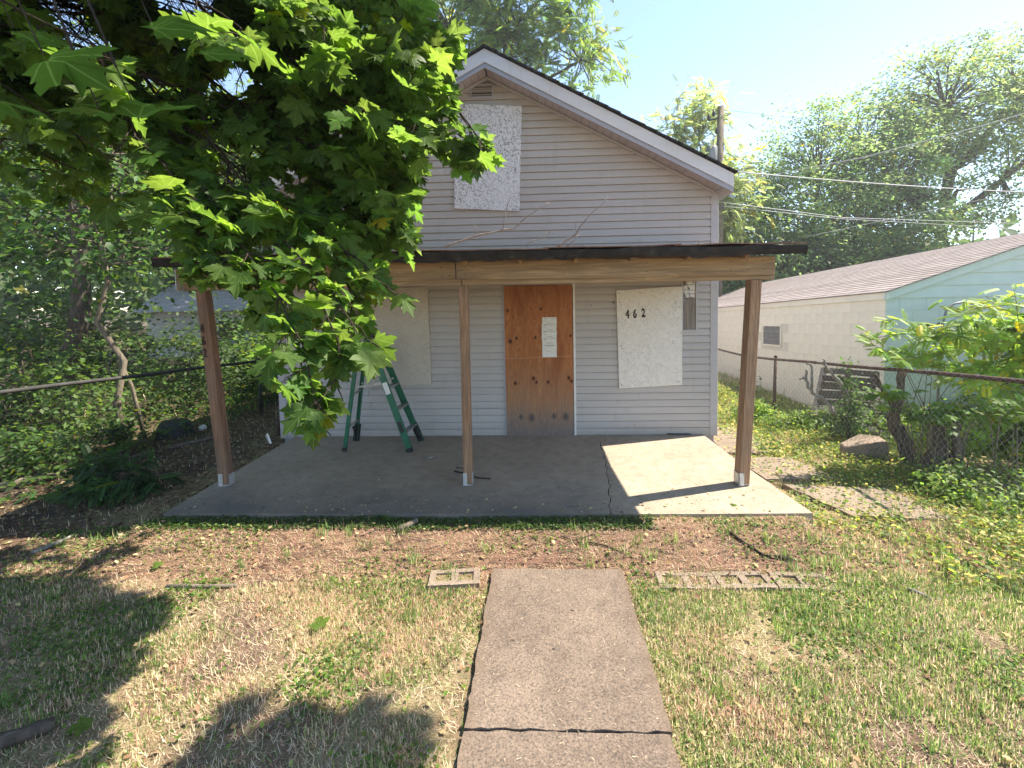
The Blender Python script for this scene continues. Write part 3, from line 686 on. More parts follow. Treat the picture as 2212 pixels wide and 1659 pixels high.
# ============================================================ fallen branches lying on the porch roof
def dead_branch(name, paths, lab, mat='deadwood', grp='dead branches lying on the porch roof', cat='branch'):
    T = None
    for i, (pts, r0, r1) in enumerate(paths):
        P3 = [Vector(p) for p in pts]; out = [P3[0]]
        for a, b in zip(P3[:-1], P3[1:]):
            mid = (a+b)/2+Vector([random.uniform(-1, 1)*.035*(b-a).length for _ in range(3)]); out += [mid, b]
        rr = np.linspace(r0, r1, len(out))*(1+.15*np.array([random.uniform(-1, 1) for _ in out]))
        m = MB().tube(out, rr, 7)
        if i == 0: T = m.build(name, M[mat], None, smooth=True); tag(T, lab, cat, grp)
        else: m.build('twig', M[mat], T, smooth=True)
R = lambda u, v, y=-1.0: at(u, v, Y=y)
dead_branch('fallen_branch', [([R(962, 534), R(985, 524), R(1010, 515), R(1040, 507), R(1065, 502), R(1087, 496), R(1110, 494), R(1125, 480), R(1140, 466), R(1162, 452), R(1187, 437)], .014, .006),
    ([R(1087, 496), R(1089, 480), R(1091, 462), R(1097, 440), R(1105, 422)], .007, .003), ([R(1035, 509), R(1027, 495), R(1019, 480)], .005, .002), ([R(1033, 509), R(1030, 494), R(1028, 478)], .004, .002)], 'long pale forked dead branch on the porch roof under the attic board')
dead_branch('fallen_branch', [([R(1204, 534), R(1220, 522), R(1243, 507), R(1252, 492), R(1262, 478), R(1275, 463), R(1295, 447), R(1313, 425)], .014, .004),
    ([R(1222, 534), R(1240, 520), R(1250, 507)], .007, .006), ([R(1248, 505), R(1243, 490), R(1243, 478)], .005, .002)], 'dark dead branch rising highest at the right on the porch roof')
dead_branch('fallen_branch', [([R(1137, 534), R(1143, 524), R(1160, 518), R(1178, 512), R(1193, 497)], .007, .003), ([R(1178, 512), R(1176, 500), R(1176, 488)], .004, .002)], 'small thin twig standing on the roof between the two larger branches')
dead_branch('fallen_branch', [([R(1498, 533, -1.6), R(1508, 526, -1.6), R(1518, 528, -1.6)], .010, .005), ([R(1508, 526, -1.6), R(1514, 518, -1.6)], .004, .002)], 'short brown stub of twig near the right end of the porch roof')

# ============================================================ neighbour's garage
G = empty('garage', (6, 1, -.35), "neighbour's low garage with cream block side and pale blue front", 'garage')
SH = -.0485                                   # the lot falls away to the back
zo = lambda y: SH*(y-1)
GL, GX0, GRX, GRZ, GEZ = 11.2, 6.0, 9.0, 2.93, 1.92
m = MB(); m.quadbox([(GX0+.02, 1.02, -.6), (11.98, 1.02, -.6), (11.98, 1.02, 1.86), (GRX, 1.02, GRZ-.06), (GX0+.02, 1.02, 1.86)], (0, 0, 0))
m = MB(); v = [(x, y, z+zo(y)) for y in (1.02, 12.1) for x, z in ((GX0+.004, -.6), (11.98, -.6), (11.98, 1.86), (GRX, GRZ-.08), (GX0+.004, 1.86))]
m.add(v, [(0, 1, 2, 3, 4), (9, 8, 7, 6, 5), (0, 4, 9, 5), (1, 6, 7, 2), (0, 5, 6, 1)]); m.build('wall', M['mortar'], G)
def block_mesh(L, hgt, axis, mat):
    m = MB(); j = .0025
    if axis == 'Y': v = [(x, y, z+SH*y) for x in (0, .03) for y in (j, L-j) for z in (j, hgt-j)]
    else: v = [(x, y, z) for y in (0, .03) for x in (j, L-j) for z in (j, hgt-j)]
    m.add(v, [(0, 1, 3, 2), (4, 6, 7, 5), (0, 4, 5, 1), (2, 3, 7, 6), (1, 5, 7, 3), (0, 2, 6, 4)]); return m.mesh('block', mat)
bmY = {False: block_mesh(.4, .2, 'Y', M['cream']), True: block_mesh(.2, .2, 'Y', M['cream'])}
def put(me, name, par, loc):
    o = bpy.data.objects.new(name, me); COL.objects.link(o); o.parent = par; o.location = Vector(loc)-par.location; return o
WY0, WY1, WZ0, WZ1 = 4.07, 4.92, .94, 1.40
for r in range(11):
    z = -.38+.2*r; y = 1.0-(.2 if r % 2 else 0)
    while y < 12:
        L = .4; y0 = y
        if y0 < 1.0: y0, L = 1.0, .2
        if not (z+.2 > WZ0+.01 and z < WZ1-.01 and y0+L > WY0+.01 and y0 < WY1-.01):
            put(bmY[L < .3], 'block', G, (GX0+random.uniform(-.001, .001), y0, z+zo(y0)))
        y += .4
# window: recessed louvres in a white frame
m = MB()
fr = MB()
for (a, b, c, d) in ((WY0, WY1, WZ1-.03, WZ1+.02), (WY0, WY1, WZ0-.03, WZ0+.01), (WY0, WY0+.04, WZ0, WZ1-.03), (WY1-.04, WY1, WZ0, WZ1-.03)):
    fr.add([(x, y, z+zo(y)) for x in (GX0-.022, GX0+.03) for y in (a, b) for z in (c, d)], [(0, 1, 3, 2), (4, 6, 7, 5), (0, 4, 5, 1), (2, 3, 7, 6), (1, 5, 7, 3), (0, 2, 6, 4)])
wf = fr.build('window', M['cream'], G)
for i in range(5):
    z = WZ0+.015+i*.084; m = MB(); ya, yb = WY0+.045, WY1-.045
    m.add([(GX0-.010, ya, z+zo(ya)), (GX0-.010, yb, z+zo(yb)), (GX0+.0, yb, z+.08+zo(yb)), (GX0+.0, ya, z+.08+zo(ya)), (GX0-.006, ya, z+zo(ya)-.004), (GX0-.006, yb, z+zo(yb)-.004), (GX0+.003, yb, z+.076+zo(yb)), (GX0+.003, ya, z+.076+zo(ya))],
          [(0, 1, 2, 3), (7, 6, 5, 4), (0, 4, 5, 1), (1, 5, 6, 2), (2, 6, 7, 3), (3, 7, 4, 0)]); m.build('louvre_slat', M['louver'], wf)
# eave board and roof shingle rows
ye = 12.2
def ybar(name, x0, x1, z0, z1, y0, y1, mat):
    m = MB(); m.add([(x, y, z+zo(y)) for x in (x0, x1) for y in (y0, y1) for z in (z0, z1)], [(0, 1, 3, 2), (4, 6, 7, 5), (0, 4, 5, 1), (2, 3, 7, 6), (1, 5, 7, 3), (0, 2, 6, 4)]); return m.build(name, mat, G)
for i in range(4): ybar('eave_board', GX0-.035, GX0-.008, 1.80, 1.905, .93+i*2.81, .93+(i+1)*2.81-.006, M['cream'])
gs = (GRZ-GEZ)/3.03; nrow = 22
for i in range(nrow):
    xa = GX0-.06+i*(3.08/nrow); xb = xa+3.08/nrow+.012; za = GEZ+(xa-GX0+.03)*gs; zb = GEZ+(xb-GX0+.03)*gs
    m = MB(); m.add([(xa, y, za+.012+zo(y)) for y in (.90, ye)]+[(xb, y, zb+.003+zo(y)) for y in (.90, ye)]+[(xa, y, za-.004+zo(y)) for y in (.90, ye)]+[(xb, y, zb-.010+zo(y)) for y in (.90, ye)],
                    [(0, 2, 3, 1), (4, 5, 7, 6), (0, 1, 5, 4), (2, 6, 7, 3), (0, 4, 6, 2), (1, 3, 7, 5)]); m.build('shingle_row', M['brownroof'], G)
m = MB(); m.add([(x, y, z+zo(y)) for y in (.90, ye) for x, z in ((GRX+.02, GRZ+.02), (12.1, GEZ-.02), (12.1, GEZ-.05), (GRX+.02, GRZ-.01))], [(0, 1, 2, 3), (7, 6, 5, 4), (0, 4, 5, 1), (1, 5, 6, 2), (2, 6, 7, 3), (3, 7, 4, 0)]); m.build('roof_slope', M['brownroof'], G)
# blue front: blocks, lap boards, rake board
bmX = {False: block_mesh(.4, .2, 'X', M['blue']), True: block_mesh(.2, .2, 'X', M['blue'])}
m = MB(); m.box(GX0+.002, 12, .991, 1.019, -.6, 1.80); m.build('joint_backing', M['bluejoint'], G)
for r in range(11):
    z = -.38+.2*r; x = GX0-(0 if r % 2 else .2)
    while x < 10:
        x0, L = (GX0, .2) if x < GX0 else (x, .4); put(bmX[L < .3], 'block', G, (x0, .985+random.uniform(0, .0015), z)); x += .4
z = 1.815; i = 0
while z < GRZ-.15:
    z1 = min(z+.185, GRZ-.05); f = lambda zz: GRX-(GRZ-.05-zz)/gs
    xl0, xl1 = max(f(z), GX0+.01), max(f(z1), GX0+.01)
    m = MB(); m.add([(xl0, .970, z), (18-xl0, .970, z), (18-xl1, .985, z1+.006), (xl1, .985, z1+.006), (xl0, 1.01, z), (18-xl0, 1.01, z), (18-xl1, 1.01, z1+.006), (xl1, 1.01, z1+.006)], [(0, 1, 2, 3), (7, 6, 5, 4), (0, 4, 5, 1), (1, 5, 6, 2), (2, 6, 7, 3), (3, 7, 4, 0)]); m.build('lap_board', M['blue'], G); z = z1
for sx in (-1, 1):
    X = lambda d: GRX+sx*d
    m = MB(); m.quadbox([(X(0), .935, GRZ-.012), (X(3.06), .935, GRZ-.012-3.06*gs), (X(3.06), .935, GRZ-.13-3.06*gs), (X(0), .935, GRZ-.13)], (0, .028, 0)); m.build('rake_board', M['blue'], G)

# metal arch standing before the blue wall
A = [at(2026, 848, Y=.55), at(2030, 760, Y=.55), at(2036, 700, Y=.55), at(2044, 672, Y=.55), at(2058, 657, Y=.55), at(2080, 652, Y=.55), at(2105, 656, Y=.55), at(2120, 672, Y=.55), at(2126, 700, Y=.55), at(2128, 860, Y=.55)]
A[0][2] = -.35; A[-1][2] = -.35
tag(MB().tube(A, .016, 8).build('metal_arch', M['steel'], None, True), 'thin grey metal tube arch in front of the blue garage wall', 'garden arch')

# ============================================================ wooden pallet behind the right fence
PT = empty('wooden_pallet', at(1810, 890, Y=.75)*np.array([1, 1, 0])+np.array([0, 0, -.2]), 'weathered grey pallet leaning behind the chain link fence by the cream wall', 'pallet')
ptl, ptr, pbl, pbr = [np.array(p) for p in (at(1778, 794, Y=.95), at(1893, 803, Y=.75), at(1757, 893, Y=.62), at(1866, 897, Y=.42))]
def plerp(u, v): return (ptl*(1-u)+ptr*u)*(1-v)+(pbl*(1-u)+pbr*u)*v
for u in (.02, .5, .98):
    MB().bar(plerp(u, .0), plerp(u, 1.04), .035, .09, up=(0, 1, .2)).build('stringer', M['greywood_v'], PT, bevel=.003)
for v, wd in ((.05, .085), (.22, .09), (.38, .11), (.57, .12), (.74, .09)):
    a, b = plerp(-.02, v), plerp(1.02, v+random.uniform(-.01, .01)); off = np.array([0, -.058, 0]); MB().bar(a+off, b+off, .017, wd, up=(0, .3, 1)).build('slat', M['greywood'], PT, bevel=.003)

# ============================================================ chain link fences
def chainlink(name, X, ys, zt, zb, lab, railmat, wiremat, posts, ov=.0, pitch=.078, wr=.0016, rail_r=.021):
    F = empty(name, (X, ys[0], -.13), lab, 'fence')
    yy = np.linspace(ys[0], ys[-1], 24)
    MB().tube([(X, y, zt(y)+.004*sin(y*3)) for y in yy], rail_r, 10).build('top_rail', railmat, F, True)
    for (py, tilt, mat) in posts:
        o = MB().tube([(X+.03, py, -.3), (X+.03+tilt*.5, py, zt(py)+.03)], .026, 10).build('post', mat, F, True)
        MB().tube([(X+.03+tilt*.5, py, zt(py)+.03), (X+.03+tilt*.5, py, zt(py)+.05), (X+.03+tilt*.5, py, zt(py)+.065)], [.03, .026, .004], 10).build('post_cap', mat, o, True)
    # woven wire: every strand is a zigzag, bent over at top and bottom; joined as it is too fine to part
    V = []; Fc = []; y = ys[0]; k = 0
    while y < ys[-1]:
        t = float(zt(y)); b0 = float(zb(y)); n = int((t-b0)/(pitch*.52))+1; hh = (t+.015-b0)/n
        P = np.array([(X-.022+(.004 if j % 2 else -.004), y+(pitch*.5+.003 if (j+k) % 2 else -.003)+.006*sin(j*.7+y*2), t+.015-j*hh) for j in range(n+1)])
        P = np.vstack([[P[0][0], P[0][1]+.008, P[0][2]+.018], P])
        d = np.gradient(P, axis=0); d /= np.linalg.norm(d, axis=1)[:, None]; a = np.cross(d, [1, 0, 0]); a /= np.linalg.norm(a, axis=1)[:, None]; c = np.cross(d, a)
        b = len(V)//1; ring = [P+a*wr, P-a*wr*.5+c*wr*.87, P-a*wr*.5-c*wr*.87]; base = sum(len(q) for q in V) if V else 0
        V.append(np.stack(ring, 1).reshape(-1, 3)); m_ = len(P)
        for j in range(m_-1):
            for q in range(3): s0 = base+j*3+q; s1 = base+j*3+(q+1) % 3; Fc.append((s0, s1, s1+3, s0+3))
        y += pitch*.5; k += 1
    V = np.vstack(V)-np.array(F.location)[None, :]
    o = link('wire_mesh', fast('wire_mesh', V, np.array(Fc), wiremat), F); o['kind'] = 'stuff'
    return F
rz_ = lambda y: np.clip(.915-.078*(np.asarray(y)-.35), .74, 1.25)
chainlink('chain_link_fence', 4.6, (-4.6, 6.5), rz_, lambda y: -.14, 'rusty chain link fence between the side yard and the garage', M['rust'], M['wire'], [(1.62, .05, M['rust']), (4.4, .02, M['rust']), (-3.9, 0, M['rust'])])
lz_ = lambda y: np.clip(.958-.052*(np.asarray(y)-0), .7, 1.2)
chainlink('chain_link_fence', -4.6, (-4.4, 4.0), lz_, lambda y: -.16, 'dark chain link fence under the trees on the left, its top pipe showing', M['darkrail'], M['wire_dark'], [(1.95, .0, M['darkrail']), (3.6, 0, M['darkrail']), (-3.7, 0, M['darkrail'])], rail_r=.024)

# ============================================================ utility pole, transformer, wires
UP = empty('utility_pole', (7.65, 12, -.7), 'grey wooden utility pole rising behind the house roof', 'utility pole')
MB().tube([(7.55, 12, -.7), (7.62, 12, 5), (7.66, 12, 9.17)], [.17, .15, .12], 14).build('pole', M['bark_pale'], UP, True)
MB().tube([(7.62, 11.9, 8.72), (7.66, 12, 8.74), (7.18, 11.85, 8.62)], .03, 8).build('bracket', M['black'], UP, True)
for (x, z) in ((7.16, 8.7), (7.34, 8.86), (7.45, 8.2)): MB().tube([(x, 11.85, z-.1), (x, 11.85, z-.03), (x, 11.85, z+.03), (x, 11.85, z+.12)], [.03, .07, .05, .03], 10).build('insulator', M['black'], UP, True)
tf = MB().tube([(7.26, 11.8, 6.92), (7.26, 11.8, 6.98), (7.26, 11.8, 7.56), (7.26, 11.8, 7.64)], [.17, .20, .20, .15], 18).build('transformer', M['steel'], UP, True)
MB().tube([(7.28, 11.8, 7.6), (7.30, 11.8, 7.75), (7.30, 11.8, 7.86)], [.05, .035, .03], 10).build('bushing', M['black'], tf, True)
def wire(pts, r, lab, mat='cable', sag=0):
    P = [np.array(p) for p in pts]; out = []
    if len(P) == 2:
        for i in range(17): f = i/16; q = P[0]*(1-f)+P[1]*f; q[2] -= sag*4*f*(1-f); out.append(q)
    else:
        for a, b in zip(P[:-1], P[1:]):
            for i in range(5): out.append(a+(b-a)*i/5)
        out.append(P[-1])
    tag(MB().tube(out, r, 5).build('power_line', M[mat], None, True), lab, 'wire', 'overhead wires right of the house')
W_ = lambda u, v, y: at(u, v, Y=y)
wire([W_(1560, 368, 1.0), W_(2300, 418, 3.5)], .009, 'thick pale wire running from the house eave rightwards, the boldest one', 'cable_pale', .05)
wire([W_(1560, 437, 1.0), W_(1820, 470, 4), W_(2300, 486, 12)], .006, 'upper of the two close wires leaving the house wall below the eave', 'cable_pale')
wire([W_(1560, 445, 1.0), W_(1808, 472, 4), W_(2300, 500, 12)], .005, 'lower of the two close wires leaving the house wall', 'cable_pale')
wire([W_(1590, 392, 12), W_(1700, 372, 11), W_(1864, 340, 9), W_(2007, 302, 8), W_(2120, 272, 7), W_(2260, 231, 6)], .011, 'long wire climbing in front of the trees to the upper right corner', 'cable_pale')
wire([W_(1590, 399, 12), W_(1750, 369, 10), W_(2007, 308, 8), W_(2260, 246, 6)], .006, 'thinner wire hanging just under the long climbing one')
wire([W_(1740, 512, 12), W_(1900, 478, 11), W_(2060, 444, 10), W_(2300, 394, 8)], .007, 'wire rising to the right low over the garage roof', 'cable_pale')
wire([W_(1640, 536, 14), W_(2000, 545, 14), W_(2330, 552, 14)], .009, 'level wire just over the garage ridge', 'cable_pale')
wire([(7.66, 11.9, 9.0), W_(2040, 288, 16), W_(2330, 310, 18)], .007, 'thin wire leaving the top of the utility pole')
wire([W_(2105, 470, 20), W_(2330, 447, 20)], .010, 'short dark wire against the sky at the right edge')
wire([W_(2085, 482, 20), W_(2330, 483, 20)], .010, 'level dark wire against the sky at the right edge')
tag(MB().tube([at(2104, 478, Y=20), at(2100, 560, Y=20)], .04, 6).build('antenna_mast', M['steel'], None, True), 'thin bare mast standing behind the garage ridge', 'mast')

# ============================================================ green stepladder
L = empty('stepladder', (-1.43, -.45, 0), 'green fibreglass stepladder with dull metal steps standing open on the porch', 'ladder')
fA, fB = Vector((-.996, -.735, 0)), Vector((-.975, -.262, 0)); gA, gB = Vector((-1.856, -.690, 0)), Vector((-1.885, -.235, 0))
tA, tB = Vector((-1.52, -.655, 1.46)), Vector((-1.52, -.35, 1.46)); uA, uB = Vector((-1.635, -.645, 1.44)), Vector((-1.635, -.36, 1.44))
def rail(a, b, w_, th, mat, nm='rail'):
    d = (b-a).normalized(); n = Vector((0, 1, 0)); side = d.cross(n).normalized()
    m = MB(); m.bar(a, b, w_, .004, up=(0, 1, 0))
    for s in (-1, 1): q = side*(s*(w_/2-.002)); sy = .016*(1 if a.y < -.5 else -1); m.bar(a+q+Vector((0, sy, 0)), b+q+Vector((0, sy, 0)), .004, .028, up=(0, 1, 0))
    return m.build(nm, mat, L)
rA = rail(fA, tA, .078, .03, M['green']); rB = rail(fB, tB, .078, .03, M['green']); sA = rail(gA, uA, .045, .025, M['green']); sB = rail(gB, uB, .045, .025, M['green'])
for i in range(5):
    z = .235+.285*i; f = z/1.46; a = fA.lerp(tA, f); b = fB.lerp(tB, f); q = Vector((.0, .006, 0)); m = MB(); m.bar(a+q, b-q, .080, .022, up=(0, 0, 1)); m.build('step', M['alu'], L, bevel=.003)
for z in (.30, .72):
    a = gA.lerp(uA, z/1.44); b = gB.lerp(uB, z/1.44); MB().bar(a, b, .012, .03).build('rear_bar', M['alu'], L, bevel=.002)
for a, b, c, d in ((fA, tA, gA, uA), (fB, tB, gB, uB)):
    p = a.lerp(b, .60); q = c.lerp(d, .56); mid = (p+q)/2+Vector((0, 0, -.006)); s = .02 if a.y < -.5 else -.02
    MB().bar(p+Vector((0, s, 0)), mid+Vector((0, s, 0)), .004, .022).build('spreader', M['alu'], L); MB().bar(mid+Vector((0, s*1.4, 0)), q+Vector((0, s, 0)), .004, .022).build('spreader', M['alu'], L)
MB().quadbox([(-1.68, -.69, 1.43), (-1.47, -.69, 1.43), (-1.47, -.32, 1.43), (-1.68, -.32, 1.43)], (0, 0, .05)).build('top_cap', M['black'], L, bevel=.012)
for a, b, w_ in ((fA, tA, .084), (gA, uA, .052), (fB, tB, .084), (gB, uB, .052)):
    MB().bar(a, a.lerp(b, .035), w_, .036, up=(0, 1, 0)).build('rubber_foot', M['black'], L, bevel=.003)
# black curved braces at the far feet
for a, b, o, sg in ((fB, tB, fA, -1), (gB, uB, gA, -1)):
    p0 = a.lerp(b, .03); p1 = a.lerp(b, .13); p2 = a.lerp(b, .155)+Vector((0, -.16, 0)); q = []
    for i in range(9): f = i/8; q.append(p0.lerp(p2, f)+Vector((0, -.02*sin(f*pi), .08*sin(f*pi))))
    m = MB(); m.tube(q, [.022-.010*(i/8) for i in range(9)], 8); m.build('foot_brace', M['black'], L, True); MB().bar(a, a.lerp(b, .17), .085 if w_ else .06, .034, up=(0, 1, 0)).build('foot_boot', M['black'], L, bevel=.004)
# pail shelf folded at the rear
m = MB(); c0 = Vector((-1.70, -.62, 1.14)); pts = [Vector((-1.62, -.62, 1.30)), Vector((-1.80, -.62, 1.06)), Vector((-1.82, -.60, 1.02)), Vector((-1.78, -.42, 1.03)), Vector((-1.60, -.40, 1.28))]
ps = MB().tube(pts, .014, 8).build('pail_shelf', M['black'], L, True); MB().quadbox([(-1.64, -.60, 1.25), (-1.79, -.60, 1.05), (-1.77, -.44, 1.05), (-1.63, -.44, 1.25)], (-.004, 0, .004)).build('shelf_web', M['black'], ps)
# paper sticker and a torn one on the near rail
def sticker(f0, f1, w_, mat, par):
    a, b = fA.lerp(tA, f0), fA.lerp(tA, f1); q = Vector((0, -.0035, 0)); return MB().bar(a+q, b+q, w_, .0012, up=(0, 1, 0)).build('sticker', mat, par)
s1 = sticker(.50, .60, .062, M['white'], rA); s2 = sticker(.17, .265, .050, M['black'], rA)
a, b = fA.lerp(tA, .175), fA.lerp(tA, .255); MB().bar(a+Vector((.008, -.0048, 0)), b+Vector((.004, -.0048, 0)), .022, .001, up=(0, 1, 0)).build('sticker_print', M['white'], s2)
MB().bar(a+Vector((-.014, -.0048, .01)), b+Vector((-.014, -.0048, -.02)), .006, .001, up=(0, 1, 0)).build('sticker_print', M['white'], s2)

# ============================================================ cinder blocks sunk in the lawn
def cinder(cx, cy, rz, lab, z=-.085, w_=.40, d=.19):
    T = empty('cinder_block', (cx, cy, z), lab, 'concrete block', 'cinder blocks sunk in a row at the walkway', rz=rz)
    m = MB(); hx, hy = w_/2, d/2; xs = [-hx, -hx+.045, -.025, .025, hx-.045, hx]; ys_ = [-hy, -hy+.045, hy-.045, hy]
    th = .14
    for i in range(5):
        for j in range(3):
            if j == 1 and i in (1, 3): continue
            m.box(xs[i]+(0), xs[i+1], ys_[j], ys_[j+1], -th, random.uniform(-.004, .0))
    me = m.mesh('shell', M['block']); o = link('shell', me, T)
    for x in (-.095, .095): fl_ = MB().box(x-.08, x+.08, -.064, .064, -.05, -.016).mesh('soil_fill', M['ground']); link('soil_fill', fl_, T)
    return T
cinder(.02, -3.19, radians(6), 'short cinder block with two open cells left of the walkway end', -.102, .36)
cinder(1.66, -3.20, radians(-2), 'buried cinder block nearest the walkway on its right', -.109, .40)
cinder(2.06, -3.185, radians(1.5), 'middle cinder block of the three right of the walkway', -.112, .38)
cinder(2.46, -3.19, radians(-3), 'rightmost cinder block of the row, half lost in grass', -.113, .38)

# broken concrete block in the weeds by the fence
bb = MB(); c = at(1862, 985, Z=-.12); pts = []
r_ = np.random.default_rng(3); base = [(-.30, -.10), (-.05, -.20), (.22, -.16), (.27, .06), (.05, .14), (-.24, .08)]
bb.add([(c[0]+x+r_.normal(0, .01), c[1]+y+r_.normal(0, .01), -.22) for x, y in base]+[(c[0]+x*.93, c[1]+y*.9, .03+.09*(x > -.1)+r_.normal(0, .02)) for x, y in base], [(5, 4, 3, 2, 1, 0), (6, 7, 8, 9, 10, 11)]+[(i, (i+1) % 6, (i+1) % 6+6, i+6) for i in range(6)])
tag(bb.build('concrete_chunk', M['block'], None, bevel=.012), 'broken angular concrete chunk among weeds at the right fence', 'concrete chunk')

# ============================================================ sticks, logs, planks
def stick(name, pts, r0, r1, lab, mat='bark', cat='stick', seg=2, n=8, wob=.02, grp=None):
    P3 = [Vector(p) for p in pts]; out = [P3[0]]
    for a, b in zip(P3[:-1], P3[1:]):
        for k in range(1, seg+1): q = a.lerp(b, k/seg); out.append(q+Vector([random.uniform(-1, 1)*wob*(b-a).length for _ in range(3)]) if k < seg else q)
    rr = np.linspace(r0, r1, len(out))*(1+.12*np.array([random.uniform(-1, 1) for _ in out]))
    return tag(MB().tube(out, rr, n).build(name, M[mat], None, True), lab, cat, grp)
g = lambda u, v, dz=.012, z=-.12: (lambda p: (p[0], p[1], float(ground(p[0], p[1]))+dz))(at(u, v, Z=z))
s_ = lambda u, v, dz=.012: (lambda p: (p[0], p[1], dz))(at(u, v, Z=0))
stick('stick', [g(1572, 1168), g(1610, 1188), g(1650, 1208), g(1712, 1214)], .012, .008, 'black bent stick on the bare soil above the right cinder blocks', 'twig')
stick('stick', [g(1270, 1185), g(1310, 1192), g(1370, 1212)], .007, .004, 'dark thin stick on the mulch above the walkway end', 'twig')
stick('stick', [g(360, 1264), g(430, 1266), g(512, 1262)], .016, .014, 'straight tan stick lying on the left lawn', 'bark_pale')
stick('wood_offcut', [g(862, 1166, .03), g(902, 1150, .035)], .022, .024, 'short pale round of cut wood at the shadow edge', 'bark_pale', 'wood piece', 1, 10)
stick('stick', [s_(982, 1020), s_(1005, 1024), s_(1030, 1034), s_(1060, 1036)], .010, .006, 'dark twig lying behind the middle post foot', 'twig')
stick('stick', [s_(985, 1012), s_(1004, 1014)], .006, .004, 'tiny dark twig left of the middle post', 'twig')
stick('wood_offcut', [s_(921, 993, .014), s_(940, 989, .014)], .012, .011, 'little bark stub on the slab right of the ladder', 'deadwood', 'wood piece', 1)
stick('stick', [s_(1054, 994, .006), s_(1075, 978, .006)], .004, .003, 'thin pale twig on the slab between post and door', 'deadwood')
stick('log', [g(-60, 1625, .03), g(40, 1600, .04), g(118, 1566, .03)], .040, .028, 'thick dark branch in the shade at the lower left corner', 'bark', 'log')
stick('log', [g(-20, 1062, .05), g(60, 1045, .06), g(170, 1022, .05), g(260, 1010, .05)], .055, .03, 'bleached fallen log among weeds at the left', 'bark_pale', 'log')
stick('log', [g(150, 1028, .09), g(255, 1008, .07)], .03, .022, 'pale short log resting across the fallen one', 'deadwood', 'log')
stick('stick', [g(70, 1195, .02), g(120, 1175, .02), g(165, 1152, .02)], .020, .010, 'greyish stick in the sun patch at the left edge', 'deadwood')
stick('stick', [g(1210, 1175), g(1240, 1182), g(1290, 1170)], .005, .003, 'curled thin twig on the mulch left of centre', 'bark')
stick('stick', [g(1960, 1275, .02), g(1990, 1285, .02), g(2012, 1296, .015)], .010, .008, 'curved pale bark strip in the right lawn', 'deadwood')
stick('stick', [g(900, 1165, .008), g(820, 1163, .008), g(780, 1175, .008)], .004, .004, 'long thin twig in front of the slab', 'bark')
def plank(u0, v0, u1, v1, w_, lab, mat='greywood'):
    a, b = Vector(g(u0, v0, .02)), Vector(g(u1, v1, .03)); tag(MB().bar(a, b, w_, .022).build('plank', M[mat], None, bevel=.002), lab, 'plank')
plank(362, 968, 462, 945, .13, 'pale weathered plank on the dark soil beyond the left post', 'greywood')
plank(262, 992, 330, 978, .10, 'short light plank under the leaning weeds on the left', 'greywood')
# upturned dark tub and a white stone
c = at(362, 945, Z=-.14); tb = [(c[0], c[1]+.15, -.16+dz) for dz in (0, .04, .16, .24, .27)]
tag(MB().tube(tb, [.27, .26, .23, .18, .05], 18).build('garden_tub', M['black'], None, True), 'dark upturned tub in the shade by the left fence', 'tub')
c = at(438, 928, Z=-.14); tag(MB().tube([(c[0], c[1], -.15), (c[0], c[1], -.11), (c[0], c[1], -.07), (c[0], c[1], -.06)], [.05, .065, .04, .01], 10).build('stone', M['white'], None, True), 'small rounded white stone on dark soil near the left post', 'stone')
c = at(603, 935, Z=-.1); tag(MB().tube([(c[0], c[1]-.02, -.2), (c[0], c[1]-.02, .13)], .028, 10).build('pipe_stub', M['rust'], None, True), 'short rusty pipe standing at the left house corner', 'pipe')
c = at(1990, 1270, Z=-.1)
# stub of black hose at the wall foot
tag(MB().tube([(2.38, -.03, .01), (2.5, -.05, .012), (2.62, -.035, .01), (2.70, -.06, .01)], .008, 8).build('cable_end', M['black'], None, True), 'short black cable lying along the wall foot at the sunlit slab', 'cable')
# pale building far behind the left trees
FB = empty('neighbour_house', (-10.5, 12, -.2), 'pale neighbour house glimpsed through the left woods', 'house')
MB().box(-15.5, -6.2, 12, 18, -.5, 1.75).build('wall', M['farwall'], FB)
for i in range(7):
    y0, y1 = 11.6+i*.5, 11.6+(i+1)*.5+.03; MB().quadbox([(-15.8, y0, 1.72+i*.27), (-6.0, y0, 1.72+i*.27), (-6.0, y1, 1.72+(i+1)*.27), (-15.8, y1, 1.72+(i+1)*.27)], (0, 0, .04)).build('roof_course', M['farroof'], FB)
for x in (-9.0, -12.0):
    w1 = MB().box(x-.5, x+.5, 11.93, 11.998, .5, 1.4).build('window', M['white'], FB); MB().box(x-.42, x+.42, 11.915, 11.928, .58, 1.32).build('pane', M['black'], w1)

# ============================================================ vegetation kit
def unit(v): return v/np.maximum(np.linalg.norm(v, axis=-1, keepdims=True), 1e-9)
def frames(nrm, dirv):
    """rotation matrices whose z is the leaf normal and y its direction"""
    z = unit(nrm); y = dirv-z*np.sum(dirv*z, -1, keepdims=True); y = unit(y); x = np.cross(y, z); return np.stack([x, y, z], -1)
def scatter(tv, tf, P, Rm, sc, base_col, jitter=.18, yellow=.0, tcol=None):
    N = len(P); n = len(tv); V = np.einsum('nij,kj->nki', Rm, tv)*np.asarray(sc).reshape(-1, 1, 1)+P[:, None, :]
    F = (tf[None, :, :]+(np.arange(N)*n)[:, None, None]).reshape(-1, tf.shape[1])
    c = np.asarray(base_col, float); c = c if c.ndim == 2 else np.repeat(c[None], N, 0)
    c = c*(1+rng.normal(0, jitter, (N, 1)))*(1+rng.normal(0, .06, (N, 3)))
    if yellow: yy = rng.random(N) < yellow; c[yy] = c[yy]*np.array([2.2, 1.35, .6])
    c = np.clip(c, .004, .9); return V.reshape(-1, 3), F, np.repeat(c, n, 0), np.tile(tv, (N, 1))
